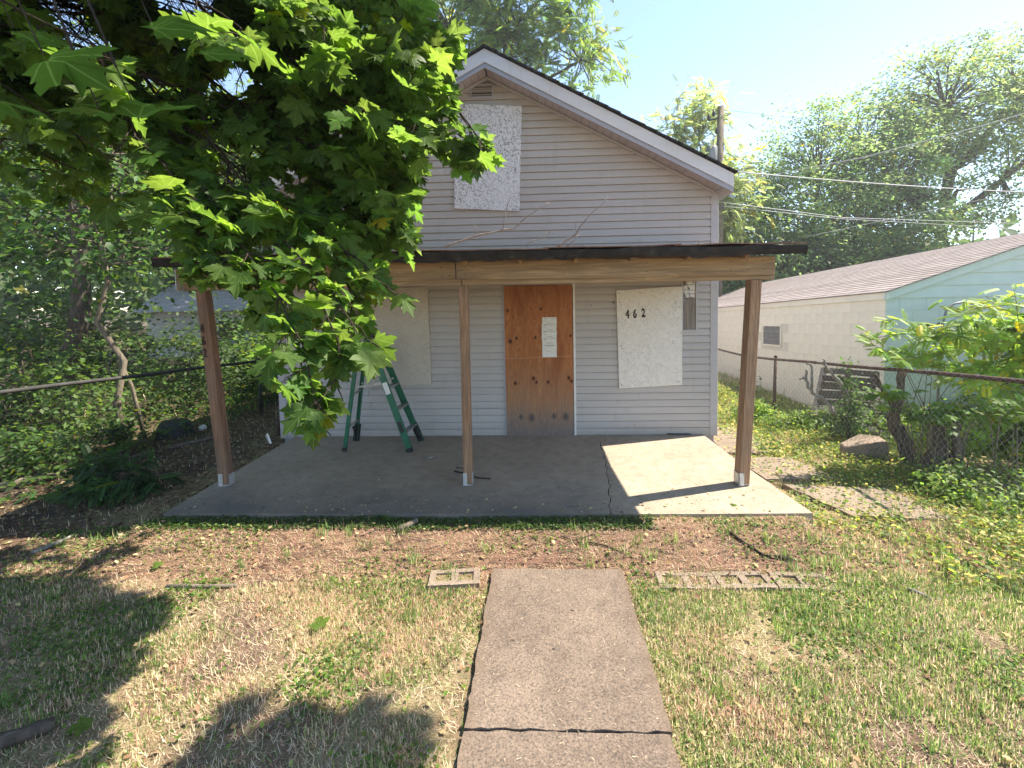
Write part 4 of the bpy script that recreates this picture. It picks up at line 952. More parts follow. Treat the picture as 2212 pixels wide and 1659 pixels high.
# maple leaf outline, fan from a centre, gently folded and drooping
HALF = [(0, 0), (.13, -.07), (.36, -.11), (.33, .03), (.50, .10), (.42, .20), (.60, .30), (.70, .52), (.48, .49), (.40, .60), (.21, .50), (.24, .66), (.36, .83), (.17, .80), (0, 1.08)]
def maple_template(fold, droop, seed, wid=1.0):
    r = np.random.default_rng(seed); out = [(x, y) for x, y in HALF]+[(-x, y) for x, y in HALF[::-1][1:-1]]
    o = np.array(out)*[wid, 1]; o = o*(1+r.normal(0, .03, o.shape)); pts = np.vstack([[0, .36], o]); rr = np.abs(pts[:, 0])
    z = fold*rr-droop*((pts[:, 1]-.3)**2+rr**2)+.05*np.sin(pts[:, 0]*9+seed)*rr+.04*np.sin(pts[:, 1]*8+seed*2)
    n = len(o); f = [(0, 1+i, 1+(i+1) % n) for i in range(n)]; return np.column_stack([pts, z]).astype(float), np.array(f)
MAP = [maple_template(.30, .28, 1), maple_template(.1, .45, 2), maple_template(-.15, .25, 3), maple_template(.4, .5, 4, .85), maple_template(.0, .6, 5, .9), maple_template(.25, .1, 6)]
# small oval leaf (4 verts, folded) and a leaflet spray for compound leaves
OV = (np.array([(0, 0, 0), (.30, .45, .07), (0, 1, -.05), (-.30, .45, .07)], float), np.array([(0, 1, 2), (0, 2, 3)]))
def compound(n, L, w_, seed=0):
    V = []; F = []; r = np.random.default_rng(seed)
    for i in range(n):
        y = .12+.85*i/n; z = -.22*y*y
        for s in (-1, 1):
            b = len(V); l = L*(1-.35*abs(i/n-.4)); dx, dy = s*l*.86, l*.5; px, py = -dy*w_, s*dx*w_
            V += [(0, y, z), (dx*.45+px*s, y+dy*.45+abs(py), z-.03), (dx, y+dy, z-.10), (dx*.5-px*s, y+dy*.45-abs(py)*.8, z-.04)]; F += [(b, b+1, b+2), (b, b+2, b+3)]
    b = len(V); V += [(0, .95, -.2), (w_*.4, 1.08, -.25), (0, 1.25, -.34), (-w_*.4, 1.08, -.25)]; F += [(b, b+1, b+2), (b, b+2, b+3)]
    return np.array(V, float), np.array(F)
CP = compound(6, .36, .28)
CP9 = compound(8, .26, .30, 2)
CPS = compound(9, .24, .26, 4)
def merge(parts):
    V = []; F = []; C = []; L_ = []; o = 0
    for v, f, c, l in parts: V.append(v); F.append(f+o); C.append(c); L_.append(l); o += len(v)
    return np.vstack(V), np.vstack(F), np.vstack(C), np.vstack(L_)
def tubes_np(segs, n=5):
    """many tapered straight tubes: segs = (a, b, ra, rb)"""
    A = np.array([s[0] for s in segs]); B = np.array([s[1] for s in segs]); ra = np.array([s[2] for s in segs]); rb = np.array([s[3] for s in segs])
    d = unit(B-A); h = np.where(np.abs(d[:, 2:3]) < .9, [[0, 0, 1.]], [[1., 0, 0]]); u = unit(np.cross(d, h)); w2 = np.cross(d, u)
    t = 2*pi*np.arange(n)/n; c = np.cos(t)[None, :, None]; s = np.sin(t)[None, :, None]
    ring = u[:, None]*c+w2[:, None]*s; V = np.concatenate([A[:, None]+ring*ra[:, None, None], B[:, None]+ring*rb[:, None, None]], 1)
    k = np.arange(n); k2 = (k+1) % n; f = np.stack([k, k2, k2+n, k+n], 1); F = (f[None]+(np.arange(len(A))*2*n)[:, None, None]).reshape(-1, 4); return V.reshape(-1, 3), F
def clouds(lobes, nc, seed, flat=.75):
    """cluster centres spread through the shell of the lobes (cx, cy, cz, rx, ry, rz)"""
    r = np.random.default_rng(seed); vol = np.array([l[3]*l[4]+l[3]*l[5] for l in lobes]); pick = r.choice(len(lobes), nc, p=vol/vol.sum()); Lb = np.array(lobes)[pick]
    d = unit(r.normal(size=(nc, 3))); rad = r.uniform(.35, 1.08, nc)**.55; return Lb[:, :3]+d*Lb[:, 3:]*rad[:, None], d
def tree(name, lab, cat, base, lobes, nc, nl, ls, col, seed, grp=None, trunk=.16, bark='bark', spread=.45, tmpl=None, lean=None, fork=3, limbs=True, yellow=.02, tops=None, mat='foliage', twigr=.012, darkmix=.35, droop=.25, stems=None):
    global rng
    rng = np.random.default_rng(seed); base = np.array(base, float)
    T = empty(name, base, lab, cat, grp); lobes = [tuple(np.array(l[:3])+base)+tuple(l[3:]) for l in lobes]
    Cc, d = clouds(lobes, nc, seed); segs = []
    cen = np.mean([l[:3] for l in lobes], 0); low = min(l[2]-l[5] for l in lobes)
    top = np.array([cen[0]*.6+base[0]*.4, cen[1]*.6+base[1]*.4, max(low*.6+cen[2]*.4, base[2]+.3)])
    # trunk with bends
    P_ = [base-np.array([0, 0, .15])]; k = 5
    for i in range(1, k+1):
        f = i/k; q = base*(1-f)+top*f+np.array([rng.normal(0, .05), rng.normal(0, .05), 0])*np.linalg.norm(top-base)*.5; P_.append(q)
    m = MB(); m.tube(P_, [trunk*(1.25 if i == 0 else 1-.45*i/k) for i in range(len(P_))], 9)
    for s in (stems or []): m.tube([np.array(q)+base for q in s[0]], s[1], 8)
    tr = m.build('trunk', M[bark], T, True)
    hubs = []
    for l in lobes:
        c = np.array(l[:3]); st = P_[-1] if rng.random() < .6 else P_[-2]; mid = st*.5+c*.5+rng.normal(0, .12, 3)*np.linalg.norm(c-st)*.6; r0 = trunk*.45*min(1, .5+l[3]/3)
        segs += [(st, mid, r0, r0*.7), (mid, c, r0*.7, r0*.45)]; hubs += [(mid, r0*.6), (c, r0*.45)]
    HP = np.array([h[0] for h in hubs])
    for c in Cc:
        j = np.argmin(np.linalg.norm(HP-c, axis=1)+rng.random(len(HP))*.3); h = HP[j]; mid = h*.5+c*.5+rng.normal(0, .10, 3)*np.linalg.norm(c-h); segs += [(h, mid, hubs[j][1]*.35+.004, twigr*1.2), (mid, c, twigr*1.2, twigr*.4)]
    v, f = tubes_np(segs, 5); o = link('branches', fast('branches', v-base, f, M[bark], smooth=True), T)
    # leaves: clusters drawn out along their own twig
    tv, tf = tmpl or OV; n = nc*nl; ci = np.repeat(np.arange(nc), nl); sp = spread*(.6+.8*rng.random(nc))[ci][:, None]
    P = Cc[ci]+rng.normal(size=(n, 3))*sp*[1, 1, .6]+d[ci]*rng.random((n, 1))*sp*.8
    nr = unit(np.array([0, 0, 1.])+rng.normal(0, .55, (n, 3))+.4*d[ci]); dr = unit(rng.normal(size=(n, 3))+d[ci]*.8-np.array([0, 0, droop]))
    cv = np.array(col)[None]*(1+.28*rng.normal(size=(nc, 1)))[ci]*np.ones((n, 1)); cv = np.clip(cv, .01, 1)
    V, F, Cl, _ = scatter(tv, tf, P, frames(nr, dr), ls*rng.uniform(.65, 1.25, n), cv, .16, yellow)
    ok = link('crown', fast('crown', V-base, F, M[mat], Cl), T); return T

# ============================================================ the maple over the yard
MPB = np.array([-3.7, -4.7, -.13])
MT = empty('maple_tree', MPB, 'large maple tree whose broad pointed leaves hang over the yard from the upper left', 'tree')
m = MB(); m.tube([MPB-[0, 0, .2], MPB+[.02, .0, .6], MPB+[.10, .04, 1.8], MPB+[.2, .1, 3.0], MPB+[.35, .2, 4.4], MPB+[.6, .2, 6.2]], [.30, .24, .21, .19, .15, .08], 14); m.build('trunk', M['bark'], MT, True)
LV = []   # leaves: position, normal, direction, size
TW = []
def grow(path, r0, r1, side=.38, step=.085, nl=2, lsz=.105, up=.35, tw=True, dens=1.0, hang=.8):
    """a drooping bough: bends through the path and sends out leafy side twigs"""
    P = [np.array(p, float) for p in path]; fine = []
    for i in range(len(P)-1):
        p0, p1, p2, p3 = P[max(i-1, 0)], P[i], P[i+1], P[min(i+2, len(P)-1)]
        n = max(2, int(np.linalg.norm(p2-p1)/.11))
        for k in range(n): t = k/n; fine.append(.5*((2*p1)+(-p0+p2)*t+(2*p0-5*p1+4*p2-p3)*t*t+(-p0+3*p1-3*p2+p3)*t**3)+rng.normal(0, .008, 3))
    fine.append(P[-1]); N = len(fine); R_ = np.linspace(r0, r1, N)
    for a, b, ra, rb in zip(fine[:-1], fine[1:], R_[:-1], R_[1:]): TW.append((a, b, ra, rb))
    acc = 0
    for i in range(1, N):
        acc += np.linalg.norm(fine[i]-fine[i-1]); T_ = unit(fine[i]-fine[i-1])
        if acc > step:
            acc = 0
            for s in (-1, 1):
                if rng.random() > .85*dens: continue
                sd_ = unit(np.cross(T_, [0, 0, 1])*s+T_*.7+rng.normal(0, .35, 3)+np.array([0, 0, -.15])); L_ = side*rng.uniform(.4, 1.2)*(1-.35*i/N)
                q = [fine[i]]; dd = sd_
                for k in range(4): dd = unit(dd+rng.normal(0, .15, 3)+np.array([0, 0, -.12*hang])); q.append(q[-1]+dd*L_/4)
                if tw:
                    for k in range(4): TW.append((q[k], q[k+1], .0045-.0007*k, .0040-.0007*k))
                for k in range(1, 5):
                    for s2 in (-1, 1):
                        if rng.random() < .9*dens: leafat(q[k], unit(np.cross(dd, [0, 0, 1])*s2*.8+dd*.6+rng.normal(0, .3, 3)), lsz, hang)
                leafat(q[-1], dd, lsz, hang)
    leafat(fine[-1], unit(fine[-1]-fine[-2]), lsz, hang)
def leafat(p, d, lsz, hang):
    pet = lsz*rng.uniform(.35, .8); d1 = unit(d+np.array([0, 0, -.35])+rng.normal(0, .1, 3)); q = p+d1*pet
    d2 = unit(d1*.7+np.array([.25, -.1, -hang*rng.uniform(.3, 1.3)])+rng.normal(0, .2, 3)); nn = unit((np.array([.25, .30, .85]) if rng.random() < (.30 if p[2] < 1.75 else .60 if p[0] > -.75 else .38) else np.array([.15, -.70, .62]))+rng.normal(0, .33, 3))
    LV.append((q, nn, d2, lsz*rng.uniform(.60, 1.35))); TW.append((p, q, .0012, .0010))
rng = np.random.default_rng(11)
D = lambda u, v, d: at(u, v, D=d)
limb = MPB+np.array([.25, .15, 3.6])
def bough(*pts, **k): grow([limb+rng.normal(0, .1, 3)]+[D(*p) for p in pts], k.pop('r', .016), .003, **k)
# boughs in sight, nearest first
bough((250, -260, 2.7), (520, -60, 2.6), (740, 70, 2.55), (900, 150, 2.5), (985, 235, 2.45), (1035, 300, 2.4), (1062, 330, 2.4), r=.022)
bough((350, -330, 2.9), (640, -150, 2.8), (820, -30, 2.8), (905, 60, 2.7), (950, 120, 2.7), r=.018)
bough((200, -150, 2.8), (480, 60, 2.7), (690, 190, 2.6), (850, 270, 2.5), (990, 290, 2.45), r=.018)
bough((150, -100, 2.9), (400, 130, 2.8), (600, 270, 2.7), (740, 360, 2.6), (830, 420, 2.6), (875, 480, 2.6), r=.018)
bough((120, 0, 2.8), (350, 220, 2.7), (540, 380, 2.5), (700, 500, 2.4), (810, 590, 2.35), (850, 625, 2.3), r=.016, lsz=.10)
bough((300, 150, 2.6), (470, 330, 2.4), (600, 490, 2.25), (700, 610, 2.15), (760, 690, 2.1), (795, 735, 2.1), r=.014, side=.26, lsz=.105, dens=.7)
bough((300, 250, 2.5), (450, 430, 2.2), (560, 580, 2.0), (630, 700, 1.9), (665, 800, 1.85), (680, 870, 1.85), r=.012, side=.24, lsz=.10, dens=.75)
bough((350, 250, 2.5), (520, 420, 2.3), (640, 560, 2.1), (710, 680, 2.0), (730, 790, 1.95), (722, 835, 1.95), r=.012, side=.18, lsz=.10, dens=.6)
bough((200, 250, 2.5), (360, 380, 2.3), (450, 470, 2.2), (520, 560, 2.1), (545, 640, 2.05), r=.012, side=.25, lsz=.09)
bough((150, 150, 2.3), (300, 300, 2.2), (400, 420, 2.1), (455, 520, 2.05), (470, 570, 2.0), r=.010, side=.22, lsz=.09)
bough((450, -60, 2.9), (620, 120, 2.8), (740, 250, 2.8), (800, 360, 2.75), (835, 450, 2.7), r=.014, side=.42)
bough((400, 0, 3.0), (560, 200, 2.9), (680, 330, 2.9), (760, 450, 2.8), (800, 540, 2.75), r=.014, side=.42)
bough((600, -120, 2.9), (760, 60, 2.85), (850, 180, 2.8), (885, 290, 2.8), (870, 380, 2.8), r=.014, side=.40)
bough((480, 80, 2.9), (580, 230, 2.85), (660, 330, 2.8), (720, 400, 2.8), (790, 470, 2.75), r=.012, side=.34)
bough((540, 60, 3.0), (640, 200, 3.0), (700, 300, 2.95), (760, 400, 2.9), (800, 480, 2.9), r=.012, side=.36)
bough((430, 300, 2.8), (530, 380, 2.8), (620, 430, 2.75), (700, 470, 2.75), r=.012, side=.34)
bough((420, 200, 2.6), (540, 380, 2.5), (640, 470, 2.45), (720, 560, 2.4), (770, 640, 2.35), r=.012, side=.32, lsz=.105, dens=.75)
bough((500, -100, 3.1), (700, 120, 3.0), (800, 260, 3.0), (850, 380, 3.0), (862, 470, 3.0), r=.014)
bough((600, -200, 3.2), (800, 0, 3.2), (900, 110, 3.1), (930, 200, 3.1), r=.014)
# middle and far layers: thick shade toward the upper left
rl = np.random.default_rng(5)
for i in range(19):
    u0 = rl.uniform(-350, 560); v0 = rl.uniform(-350, 60); d0 = rl.uniform(2.9, 4.6); L_ = rl.uniform(300, 560); a = radians(rl.uniform(25, 50)); u1, v1 = u0+L_*cos(a), v0+L_*sin(a)
    if u1 > 840: u1 = 840
    v1 = min(v1, 470); bough((u0, v0, d0), ((u0+u1)/2, (v0+v1)/2-40, d0-.1), (u1, v1, d0-.15), r=.014, side=.5, step=.12, lsz=.115)
for (u0, v0, u1, v1, d0) in ((-250, 60, 220, 330, 2.2), (-200, 250, 260, 420, 3.0), (-200, -60, 300, 160, 1.9), (60, -160, 520, 60, 2.0), (-100, 330, 330, 480, 3.6), (330, -160, 700, 60, 2.3)):
    bough((u0, v0, d0), ((u0+u1)/2, (v0+v1)/2-30, d0), (u1, v1, d0), r=.012, side=.35, step=.14, lsz=.11, dens=.75)
# big leaves near the lens at the left edge
for (u, v, d, sz, yaw_) in ((95, 120, .95, .15, 1.5), (300, 250, 1.15, .14, .2), (215, 235, 1.1, .12, 2.9), (330, 55, 1.2, .14, .8), (440, 110, 1.35, .14, .6), (-10, 210, 1.0, .14, 2.0), (30, 60, 1.3, .14, 1.0)):
    p = D(u, v, d); LV.append((p, unit(np.array([rng.normal(0, .25), -.30, 1.0])), np.array([cos(yaw_), sin(yaw_)*.4, -.15]), sz)); TW.append((p, p+np.array([-.05, .0, .12]), .0016, .0014)); TW.append((p+np.array([-.05, 0, .12]), p+np.array([-.3, .15, .5]), .003, .004))
# the crown above the frame, which shades the lower left of the yard
for i in range(34):
    a = rl.uniform(-pi, pi); rr = rl.uniform(.6, 2.3); z0 = rl.uniform(4.2, 6.8); tip = np.array([MPB[0]+.9+rr*cos(a), MPB[1]+.4+rr*sin(a)*.9, z0-rl.uniform(.2, 1.0)])
    st = MPB+np.array([.4, .2, rl.uniform(3.4, 5.6)]); grow([st, st*.5+tip*.5+[0, 0, .5], tip], .03, .004, side=.55, step=.13, lsz=.15, tw=True, dens=.95)
for (cx, cy, cz, rx, ry, nb, dn) in ((.50, -2.85, 5.15, .95, .55, 34, 1.0), (3.6, -3.55, 5.7, .8, .35, 7, .8), (4.5, -4.33, 5.7, .8, .3, 7, .9), (.42, -5.15, 3.65, .6, .32, 16, 1.0), (1.0, -5.0, 5.2, 1.4, .7, 13, .95), (2.9, -4.9, 5.7, 1.7, .7, 8, .8), (-1.0, -3.4, 5.2, 1.0, 1.0, 10, 1.0)):  # unseen boughs set by where shadows fall; lowest one added to shade near leaves
    for i in range(nb):
        a = rl.uniform(-pi, pi); q = rl.uniform(.3, 1)**.5; tip = np.array([cx+rx*q*cos(a), cy+ry*q*sin(a), cz+rl.uniform(-.3, .35)]); st = MPB+np.array([.6, .2, 5.6]); c0 = np.array([cx-rx*.7, cy, cz+.35])
        TW.append((st, st*.5+c0*.5+[0, 0, .3], .05, .035)) if i == 0 else None; TW.append((st*.5+c0*.5+[0, 0, .3], c0, .035, .02)) if i == 0 else None
        grow([c0, c0*.5+tip*.5+[0, 0, .12], tip], .014, .004, side=.36, step=.10, lsz=.15, dens=dn)
LP = np.array([l[0] for l in LV]); LN = np.array([l[1] for l in LV]); LD = np.array([l[2] for l in LV]); LS = np.array([l[3] for l in LV])
# keep the silhouette loose but clear of the boards and the open wall
pu, pv, dep = proj(LP)
lim = np.interp(pv, [-400, 0, 60, 110, 180, 230, 300, 345, 370, 420, 470, 520, 600, 640, 690, 740, 770, 830, 900, 960], [1010, 975, 1000, 995, 1035, 1070, 1085, 1075, 900, 890, 885, 885, 895, 885, 850, 835, 815, 760, 745, 700])
lowl = np.interp(pu, [-400, 0, 180, 330, 400, 470, 540, 570, 600, 680, 760], [520, 520, 540, 560, 590, 660, 745, 850, 880, 930, 860])
keep = (dep < .3) | ((pu < lim) & (pv < lowl)) | (pv < -60)
keep &= ~((dep > .3) & (dep < 1.35) & (pu > 380) & (pu < 2300) & (pv > -100) & (pv < 1700))
hole = vnoise(pu, pv, .012, 44) ; keep &= ~((hole > .62) & (pu < 540) & (pv < 400) & (pu > 60) & (dep > 1.5))
LP, LN, LD, LS = LP[keep], LN[keep], LD[keep], LS[keep]; pu, pv, dep = pu[keep], pv[keep], dep[keep]
tv_ = np.array([(np.array(s[0])+np.array(s[1]))/2 for s in TW]); tu, tvv, td = proj(tv_)
tl = np.interp(tvv, [-400, 0, 60, 110, 180, 230, 300, 345, 370, 420, 470, 520, 600, 640, 690, 740, 770, 830, 900, 960], [1010, 975, 1000, 995, 1035, 1070, 1085, 1060, 890, 880, 875, 875, 885, 875, 840, 825, 805, 750, 735, 690])
TW = [s for s, k in zip(TW, (td < .3) | (tu < tl) | (tvv < -60)) if k]
NL = len(LP); tt_ = rng.integers(0, len(MAP), NL); RM = frames(LN, LD)
base_c = np.array([.070, .130, .027])
inview = (dep > .3) & (pu > -20) & (pu < 2230) & (pv > -20) & (pv < 1680)
size_px = np.where(inview, LS/np.maximum(dep, .3), 0); order = np.argsort(-size_px); single = set(order[:300].tolist())
v, f = tubes_np(TW, 5); link('branches', fast('branches', v-MPB, f, M['twig'], smooth=True), MT)
# three hundred leaves that show largest are single parts, sharing six shapes in three tints
lm = {}
for k in range(len(MAP)):
    for c in range(3): tint = base_c*(.72, 1.0, 1.3)[c]*np.array([1+.1*(c-1), 1, 1]); lm[k, c] = fast('leaf', MAP[k][0], MAP[k][1], M['maple'], np.repeat(tint[None], len(MAP[k][0]), 0), MAP[k][0])
for i in order[:300]:
    o = link('leaf', lm[tt_[i], 0 if dep[i] < 1.6 else int(rng.integers(0, 3))], MT); Rm = Matrix(RM[i].tolist()).to_4x4(); o.matrix_local = Matrix.Translation(Vector(LP[i]-MPB)) @ Rm @ Matrix.Scale(float(LS[i]), 4)  # leaves nearest the lens take the darkest tint, standing in for shade
parts = []; rest = np.ones(NL, bool); rest[order[:300]] = False
for k in range(len(MAP)):
    s = rest & (tt_ == k)
    if s.any(): parts.append(scatter(MAP[k][0], MAP[k][1], LP[s], RM[s], LS[s], base_c, .2, .01))
V, F, Cl, Lo = merge(parts); tag(link('foliage', fast('foliage', V-MPB, F, M['maple'], Cl, Lo), MT), kind='stuff')
print('maple leaves', NL, 'twig segs', len(TW))

# ============================================================ trees and shrubs
GR = (.060, .105, .028)
tree('broad_tree', 'broad green tree behind the garage, the rounder and lower one left of the pair', 'tree', (14, 15.5, -.8), [(-3.3, 0, 6.2, 2.4, 2.0, 3.2), (-.6, 0, 7.9, 2.7, 2.2, 3.5), (2.2, 0, 7.0, 2.6, 2.2, 3.4), (-2.2, -1, 4.2, 3.3, 1.6, 2.0), (3.2, -.5, 4, 2.8, 1.6, 1.9)], 430, 90, .175, (.15, .225, .085), 31, 'trees beyond the garage', .34, yellow=.02, spread=.40, twigr=.02)
tree('broad_tree', 'tallest tree at the right edge, dark limbs showing through thin leaves', 'tree', (19.5, 17, -.8), [(-2.6, 0, 9.4, 3.0, 2.0, 3.0), (.6, 0, 11.6, 3.4, 2.2, 2.7), (4.0, 0, 12.0, 3.2, 2.2, 2.9), (6.3, 0, 10.6, 2.4, 2.0, 2.8), (-3.0, 0, 6.0, 2.4, 1.8, 2.6), (1.2, 0, 7.6, 2.4, 1.8, 2.0)], 470, 88, .18, (.155, .22, .085), 32, 'trees beyond the garage', .42, yellow=.02, spread=.40, twigr=.024)
tree('low_tree', 'darker low tree filling the gap just over the garage roof', 'tree', (10.2, 14.5, -.7), [(0, 0, 3.6, 2.4, 1.6, 2.0), (3.2, 0, 3.2, 2.3, 1.5, 1.7), (6, 0, 3.2, 2.0, 1.4, 1.5)], 200, 46, .24, (.09, .14, .06), 33, 'trees beyond the garage', .2, yellow=.05)
tree('ailanthus_tree', 'feathery pale tree rising behind the right roof slope by the pole', 'tree', (6.9, 13.0, -.7), [(-.9, 0, 8.0, 1.0, .8, 1.6), (.3, 0, 9.0, .85, .8, 2.0), (1.4, 0, 6.6, .9, .8, 1.8), (-1.8, 0, 7.2, .8, .7, 1.2), (.2, 0, 6.0, 1.4, .9, 1.3)], 230, 18, .38, (.19, .24, .09), 34, None, .10, tmpl=CPS, spread=.4, yellow=.05, droop=.5)
tree('ailanthus_tree', 'tall feathery tree overhanging the house ridge from behind', 'tree', (-.6, 11.5, -.5), [(-2.0, 0, 12.8, 1.9, 1.2, 2.2), (.6, 0, 14.2, 2.3, 1.3, 2.0), (2.9, 0, 11.3, 1.25, .9, 1.35), (.2, 0, 11.2, 1.7, 1.0, 1.4), (3.2, 0, 15.2, 1.0, .9, .8), (-1.8, 0, 9.6, 1.6, 1.0, 1.2), (-4.0, 0, 11.4, 1.8, 1.2, 2.4)], 330, 20, .40, (.11, .175, .045), 35, None, .22, tmpl=CPS, spread=.38, yellow=.05, droop=.5, twigr=.02)
# woods on the left
wl = 'trees in the left woods'
tree('woodland_tree', 'dark trunked forked tree nearest the left edge beyond the fence', 'tree', (-9.4, 3.0, -.2), [(-1.2, 0, 5.6, 2.0, 1.6, 1.5), (1.2, .5, 5.8, 2.0, 1.6, 1.5), (3.2, 0, 4.9, 1.4, 1.2, 1.1)], 170, 44, .15, GR, 41, wl, .22, stems=[([(.1, 0, .5), (.35, 0, 2.2), (.5, .1, 4.6)], [.17, .14, .08])])
tree('woodland_tree', 'slim bent pale stemmed tree rising through the left fence', 'tree', (-5.75, .35, -.15), [(-.9, .3, 3.9, .9, .8, .6), (.4, 0, 4.3, .9, .8, .6), (-.2, 0, 3.0, 1.1, .7, .45)], 70, 34, .13, (.05, .10, .025), 42, wl, .055, 'bark_pale', stems=[([(.25, .1, 0), (.1, .1, .8), (-.25, .15, 1.6)], [.03, .025, .012])])
tree('woodland_tree', 'stout tree deep in the left woods behind the forked one', 'tree', (-12.5, 6.5, -.2), [(0, 0, 5.5, 2.8, 2.0, 2.3), (3.0, 0, 6.6, 2.3, 1.8, 1.8), (-3, 0, 6, 2.2, 2, 2.2)], 230, 46, .18, GR, 43, wl, .3)
tree('woodland_tree', 'leafy tree between the slim stem and the pale neighbour house', 'tree', (-7.6, 7.5, -.2), [(0, 0, 5.2, 2.2, 1.6, 1.9), (2.2, 0, 6.2, 1.7, 1.4, 1.7), (-1.8, 0, 6.8, 1.8, 1.4, 1.4)], 220, 44, .17, (.07, .12, .03), 44, wl, .2)
tree('woodland_tree', 'tree behind the left eave of the house', 'tree', (-5.2, 13, -.3), [(0, 0, 6.5, 2.6, 1.8, 2.4), (-3, 0, 7.6, 2.4, 1.8, 2.2), (1.5, 0, 4.3, 2, 1.6, 1.6)], 250, 46, .21, (.08, .13, .035), 45, wl, .25)
tree('woodland_tree', 'farthest tree at the back of the left woods', 'tree', (-16, 14, -.3), [(0, 0, 6.5, 4.2, 2.2, 4.0), (6, 0, 8, 3.6, 2.2, 3.6), (-5.5, 0, 7, 3.5, 2.2, 4)], 400, 48, .26, (.07, .12, .035), 46, wl, .4, spread=.6)
tree('woodland_tree', 'tree with low boughs at the far left edge of the view', 'tree', (-13.5, 1.0, -.2), [(0, 0, 3.6, 2.0, 2.0, 2.4), (1.5, 1, 5.6, 1.8, 1.6, 1.5)], 150, 34, .17, GR, 47, wl, .2)
su = 'shrubs under the left trees'
for i, (x, y, h_, r, lab) in enumerate(((-6.4, -.4, 1.5, .75, 'leafy shrub right behind the left fence near its visible start'), (-7.6, .8, 1.9, 1.0, 'tall shrub behind the fence left of the slim stem'), (-6.2, 2.3, 1.5, .8, 'open shrub behind the fence right of the slim stem'),
        (-9.6, .2, 2.2, 1.2, 'dense shrub at the left edge of the view'), (-7.2, 4.6, 2.1, 1.2, 'shrub before the pale neighbour house'), (-10.5, 4.6, 2.3, 1.4, 'big shrub under the forked tree'), (-5.3, 5.2, 1.9, .85, 'bright shrub beside the house corner'), (-5.6, 3.6, 1.3, .5, 'thin sapling tangle at the fence post near the house'),
        (-12.8, 5.0, 2.6, 1.8, 'broad dark thicket deep at the left'), (-8.6, 8.8, 1.7, 1.5, 'low thicket at the foot of the neighbour house'))):
    tree('shrub', lab, 'shrub', (x, y, -.18), [(0, 0, h_*.62, r, r*.8, h_*.42), (r*.5, 0, h_*.36, r*.7, r*.6, h_*.3), (-r*.5, .1, h_*.4, r*.7, r*.6, h_*.3)], int(46*r+20), 26, .10 if y < 3 else .13, (.055, .10, .028) if i % 3 else (.075, .13, .03), 60+i, su, .03, spread=.2, twigr=.005)
tree('weed_clump', 'dark clump of low compound leaved weeds in front of the left fence', 'weed', at(245, 1065, Z=-.14), [(0, 0, .20, .42, .26, .14), (-.35, .1, .16, .26, .2, .10)], 34, 9, .17, (.035, .075, .020), 71, 'weeds on the near left', .008, tmpl=CP9, spread=.08, twigr=.003)
tree('weed_clump', 'broad leaved weeds by the bleached log at the left edge', 'weed', at(60, 1030, Z=-.14), [(0, 0, .32, .40, .3, .22), (.4, .1, .22, .35, .25, .16)], 46, 26, .085, (.055, .11, .025), 72, 'weeds on the near left', .008, spread=.11, twigr=.003)
tree('weed_clump', 'taller shaded weeds against the left fence at the frame edge', 'weed', at(60, 960, Z=-.14), [(0, 0, .45, .45, .3, .34), (-.5, .1, .4, .35, .25, .3)], 60, 30, .09, (.05, .095, .025), 73, 'weeds on the near left', .01, spread=.14, twigr=.004)
tree('weed_clump', 'small weed tuft with upright leaves between log and tub', 'weed', at(250, 970, Z=-.14), [(0, 0, .25, .3, .2, .16)], 26, 22, .08, (.05, .10, .025), 74, 'weeds on the near left', .008, spread=.10, twigr=.003)
# right fence line: vines, old stems, shrubs
wv = lambda x, y: ((2500+x*.3618)/1.3562, (820+y*.3618)/1.3562)
def stem(name, lab, paths, rr, depthY, cat='vine', grp='old vine stems at the right fence', mat='bark'):
    T = None
    for i, (p, (r0, r1)) in enumerate(zip(paths, rr)):
        pts = [at(*wv(*q), Y=depthY) for q in p]; out = [pts[0]]
        if i == 0: pts[0] = pts[0]*1.0; out = [pts[0]-np.array([0, 0, .06])]
        for a, b in zip(pts[:-1], pts[1:]): out += [(a+b)/2+rng.normal(0, .008, 3), b]
        R_ = np.linspace(r0, r1, len(out))*(1+.18*rng.normal(size=len(out)).clip(-1, 1)); m = MB().tube(out, R_, 9)
        if i == 0: T = m.build(name, M[mat], None, True); tag(T, lab, cat, grp)
        else: m.build('side_stem', M[mat], T, True)
stem('old_vine', 'gnarled forked woody stem climbing the fence, leftmost of the stems', [[(440, 1430), (400, 1320), (320, 1200), (335, 1080), (365, 960), (385, 860), (400, 735)], [(335, 1050), (290, 960), (235, 880), (205, 820), (178, 765)], [(232, 872), (195, 860), (155, 872)], [(335, 960), (300, 900), (350, 880), (400, 880)], [(440, 1420), (440, 1300), (380, 1180)]], [(.075, .040), (.035, .018), (.014, .008), (.012, .008), (.05, .03)], -.75)
stem('old_vine', 'thick leaning broken stem in the middle of the fence weeds', [[(560, 1600), (620, 1500), (690, 1400), (700, 1330), (680, 1260), (700, 1160)], [(640, 1570), (700, 1490), (760, 1430), (810, 1400)]], [(.085, .045), (.03, .018)], -1.3)
stem('old_vine', 'straight slim stem at the right, standing beside the leaning one', [[(812, 1640), (835, 1500), (842, 1380), (825, 1250), (832, 1150)], [(832, 1200), (870, 1220), (885, 1160)]], [(.045, .030), (.02, .01)], -1.42)
wz = lambda x, y: ((2250+x*.3014)/1.3562, (980+y*.3014)/1.3562)
